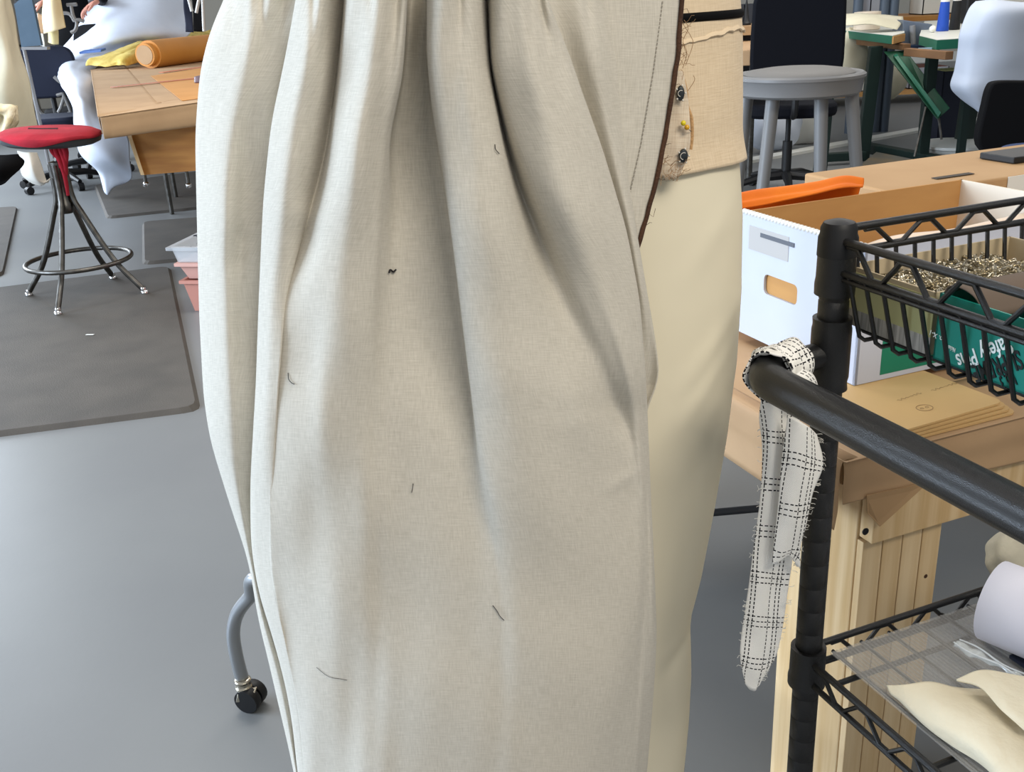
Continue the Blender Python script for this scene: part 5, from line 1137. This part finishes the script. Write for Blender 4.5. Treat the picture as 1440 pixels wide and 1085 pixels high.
# bucket
bc = onz(1352, 232); b_ = Vector((bc.x, bc.y+.12, 0)); bu = thing('bucket', 'round off-white plastic bucket on the floor below the draped machine', 'bucket', b_)
bz = at(1360, 200, b_.y).z; rb = .5*88*b_.y*1.07/1400
MB().lathe([(rb*.74, .002), (rb*.78, .01), (rb*.92, bz-.07), (rb, bz-.065), (rb*1.01, bz-.03), (rb*1.03, bz-.02), (rb*1.03, bz), (rb*.97, bz), (rb*.96, bz-.02), (rb*.75, .012)], b_, 48).build('pail', mat('bucket_plastic', (192, 192, 186), .45), bu)
MB().lathe([(rb*1.03, bz-.02), (rb*1.06, bz-.015), (rb*1.06, bz), (rb*1.0, bz+.003)], b_, 48).build('rim', M_whitep, bu)
# odds and ends along the back, standing on a long low shelf / work bench
bench_y = 9.2
bn = thing('back_bench', 'long pale bench along the back with clutter on and below it', 'bench', (3.4, bench_y, 0))
bzt = at(1300, 22, bench_y).z
MB().box((2.9, bench_y+.35, bzt-.02), (6.2, .8, .04)).build('bench_top', M_ply, bn, smooth=False)
lowz = at(1250, 128, bench_y).z
MB().box((2.9, bench_y+.35, max(.1, lowz)-.02), (6.0, .7, .035)).build('low_shelf', M_card, bn, smooth=False)
for x in (0, 1.45, 2.9, 4.35, 5.8): MB().box((x, bench_y+.05, (bzt-.04)/2), (.05, .05, bzt-.04)).build('leg', M_dgreen, bn, smooth=False)
lz = max(.1, lowz)
random.seed(21)
cl = [((200, 196, 184), 'pale'), ((60, 62, 68), 'dark grey'), ((196, 150, 96), 'tan'), ((150, 152, 156), 'mid grey'), ((30, 34, 48), 'navy'), ((222, 222, 214), 'white'), ((120, 60, 44), 'rust'), ((180, 176, 120), 'olive')]
def crate(x, Y, z, w_, d_, h, cidx, lab, name='crate', grp=None):
    t_ = thing(name, lab, 'box', (x, Y, z), grp); c_, nm = cl[cidx]; m_ = mat('clutter_'+nm.replace(' ', '_'), c_, .6); th_ = .008
    mb = MB(); mb.box((x, Y, z+.004), (w_, d_, .008))
    for sx_, sy_, ww, dd in ((-1, 0, th_, d_), (1, 0, th_, d_), (0, -1, w_, th_), (0, 1, w_, th_)): mb.box((x+sx_*(w_-th_)/2, Y+sy_*(d_-th_)/2, z+h/2), (ww, dd, h))
    mb.build('carton', m_, t_, smooth=False)
    MB().box((x, Y, z+h*.97), (w_*.94, d_*.94, h*.08)).build('contents', mat('clutter_'+cl[(cidx+3) % 8][1].replace(' ', '_'), cl[(cidx+3) % 8][0], .8), t_, smooth=False)
    return t_
xs = [.6, 1.1, 1.7, 2.3, 2.8, 3.35, 3.9, 4.5, 5.1, 5.6]
wh = ['first', 'second', 'third', 'fourth', 'fifth', 'sixth', 'seventh', 'eighth', 'ninth', 'tenth']
for i, x in enumerate(xs):
    ci = (i*3+1) % 8; crate(x, bench_y+.3, lz-.002, random.uniform(.28, .42), .4, random.uniform(.16, .34), ci, '%s box on the low back shelf, %s from the left' % (cl[ci][1], wh[i]), grp='boxes on the low back shelf')
    ci = (i*5+2) % 8; crate(x+.1, bench_y+.3, bzt+.001, random.uniform(.22, .4), .3, random.uniform(.12, .3), ci, '%s box on top of the back bench, %s from the left' % (cl[ci][1], wh[i]), grp='boxes on the back bench')
# dark blue product tub under the bench and pale pot on the machine table
p = at(1338, 135, 7.0); crate(p.x, 7.0, .0, .22, .2, at(1338, 98, 7.0).z, 4, 'navy carton with rust contents under the farther machine table', 'carton')
p = onz(1230, 20, tz); t_ = cyl('plastic_pot', 1220, 20, 6.95, .085, .11, mat('ivory_plastic', (222, 206, 184), .5), 'ivory pot standing at the back of the first green-edged table', 'pot', z=tz+.001)
for x in (1206, 1243, 1256): p = at(x, 20, 7.6); tag(MB().tube([(p.x, 7.6, 0), (p.x, 7.6, 1.25)], .035, 10).build('machine_stand_post', mat('slate_paint', (66, 76, 88), .5)), '%s slate grey upright post behind the cream cloth' % {1206: 'left', 1243: 'middle', 1256: 'right'}[x], 'post', 'slate posts behind the first green-edged table')
# pale bags and cables near the floor between chair and stool
for i, (x, y, Y, rx, rz, m_, lab) in enumerate(((1085, 178, 6.9, .20, .17, M_white, 'white plastic sack on the floor seen under the grey stool'), (1128, 182, 7.2, .2, .30, M_whitep, 'tall off-white sack behind the gas lift of the navy chair'), (1192, 90, 7.0, .13, .22, M_cream, 'cream cloth bundle hanging behind the dark green leg'), (1250, 110, 7.8, .14, .16, M_cream, 'cream bundle on the floor under the machine table'))):
    p = at(x, y, Y); blob('sack', (p.x, Y, max(rz*.96, p.z)), rx, .14, rz, m_, lab, 'sack', .10, 30+i)
mb = MB()
for i in range(14):
    p = onz(1270+random.uniform(-20, 30), 244+random.uniform(-10, 8), .012); mb.tube(smoothpath([p]+[p+Vector((random.uniform(-.25, .25), random.uniform(-.2, .2), random.uniform(0, .03))) for _ in range(3)], 14), .006, 6)
tag(mb.build('cable_tangle', M_black), 'tangle of black cables on the floor by the treadle plate', 'cables', kind='stuff')
p = onz(1095, 262, .0); blob('black_bag', (onz(1085, 262, .25).x, 3.0, .26), .20, .16, .26, M_blackcloth, 'large black bag on the floor in front of the grey stool legs', 'bag', .06, 41)
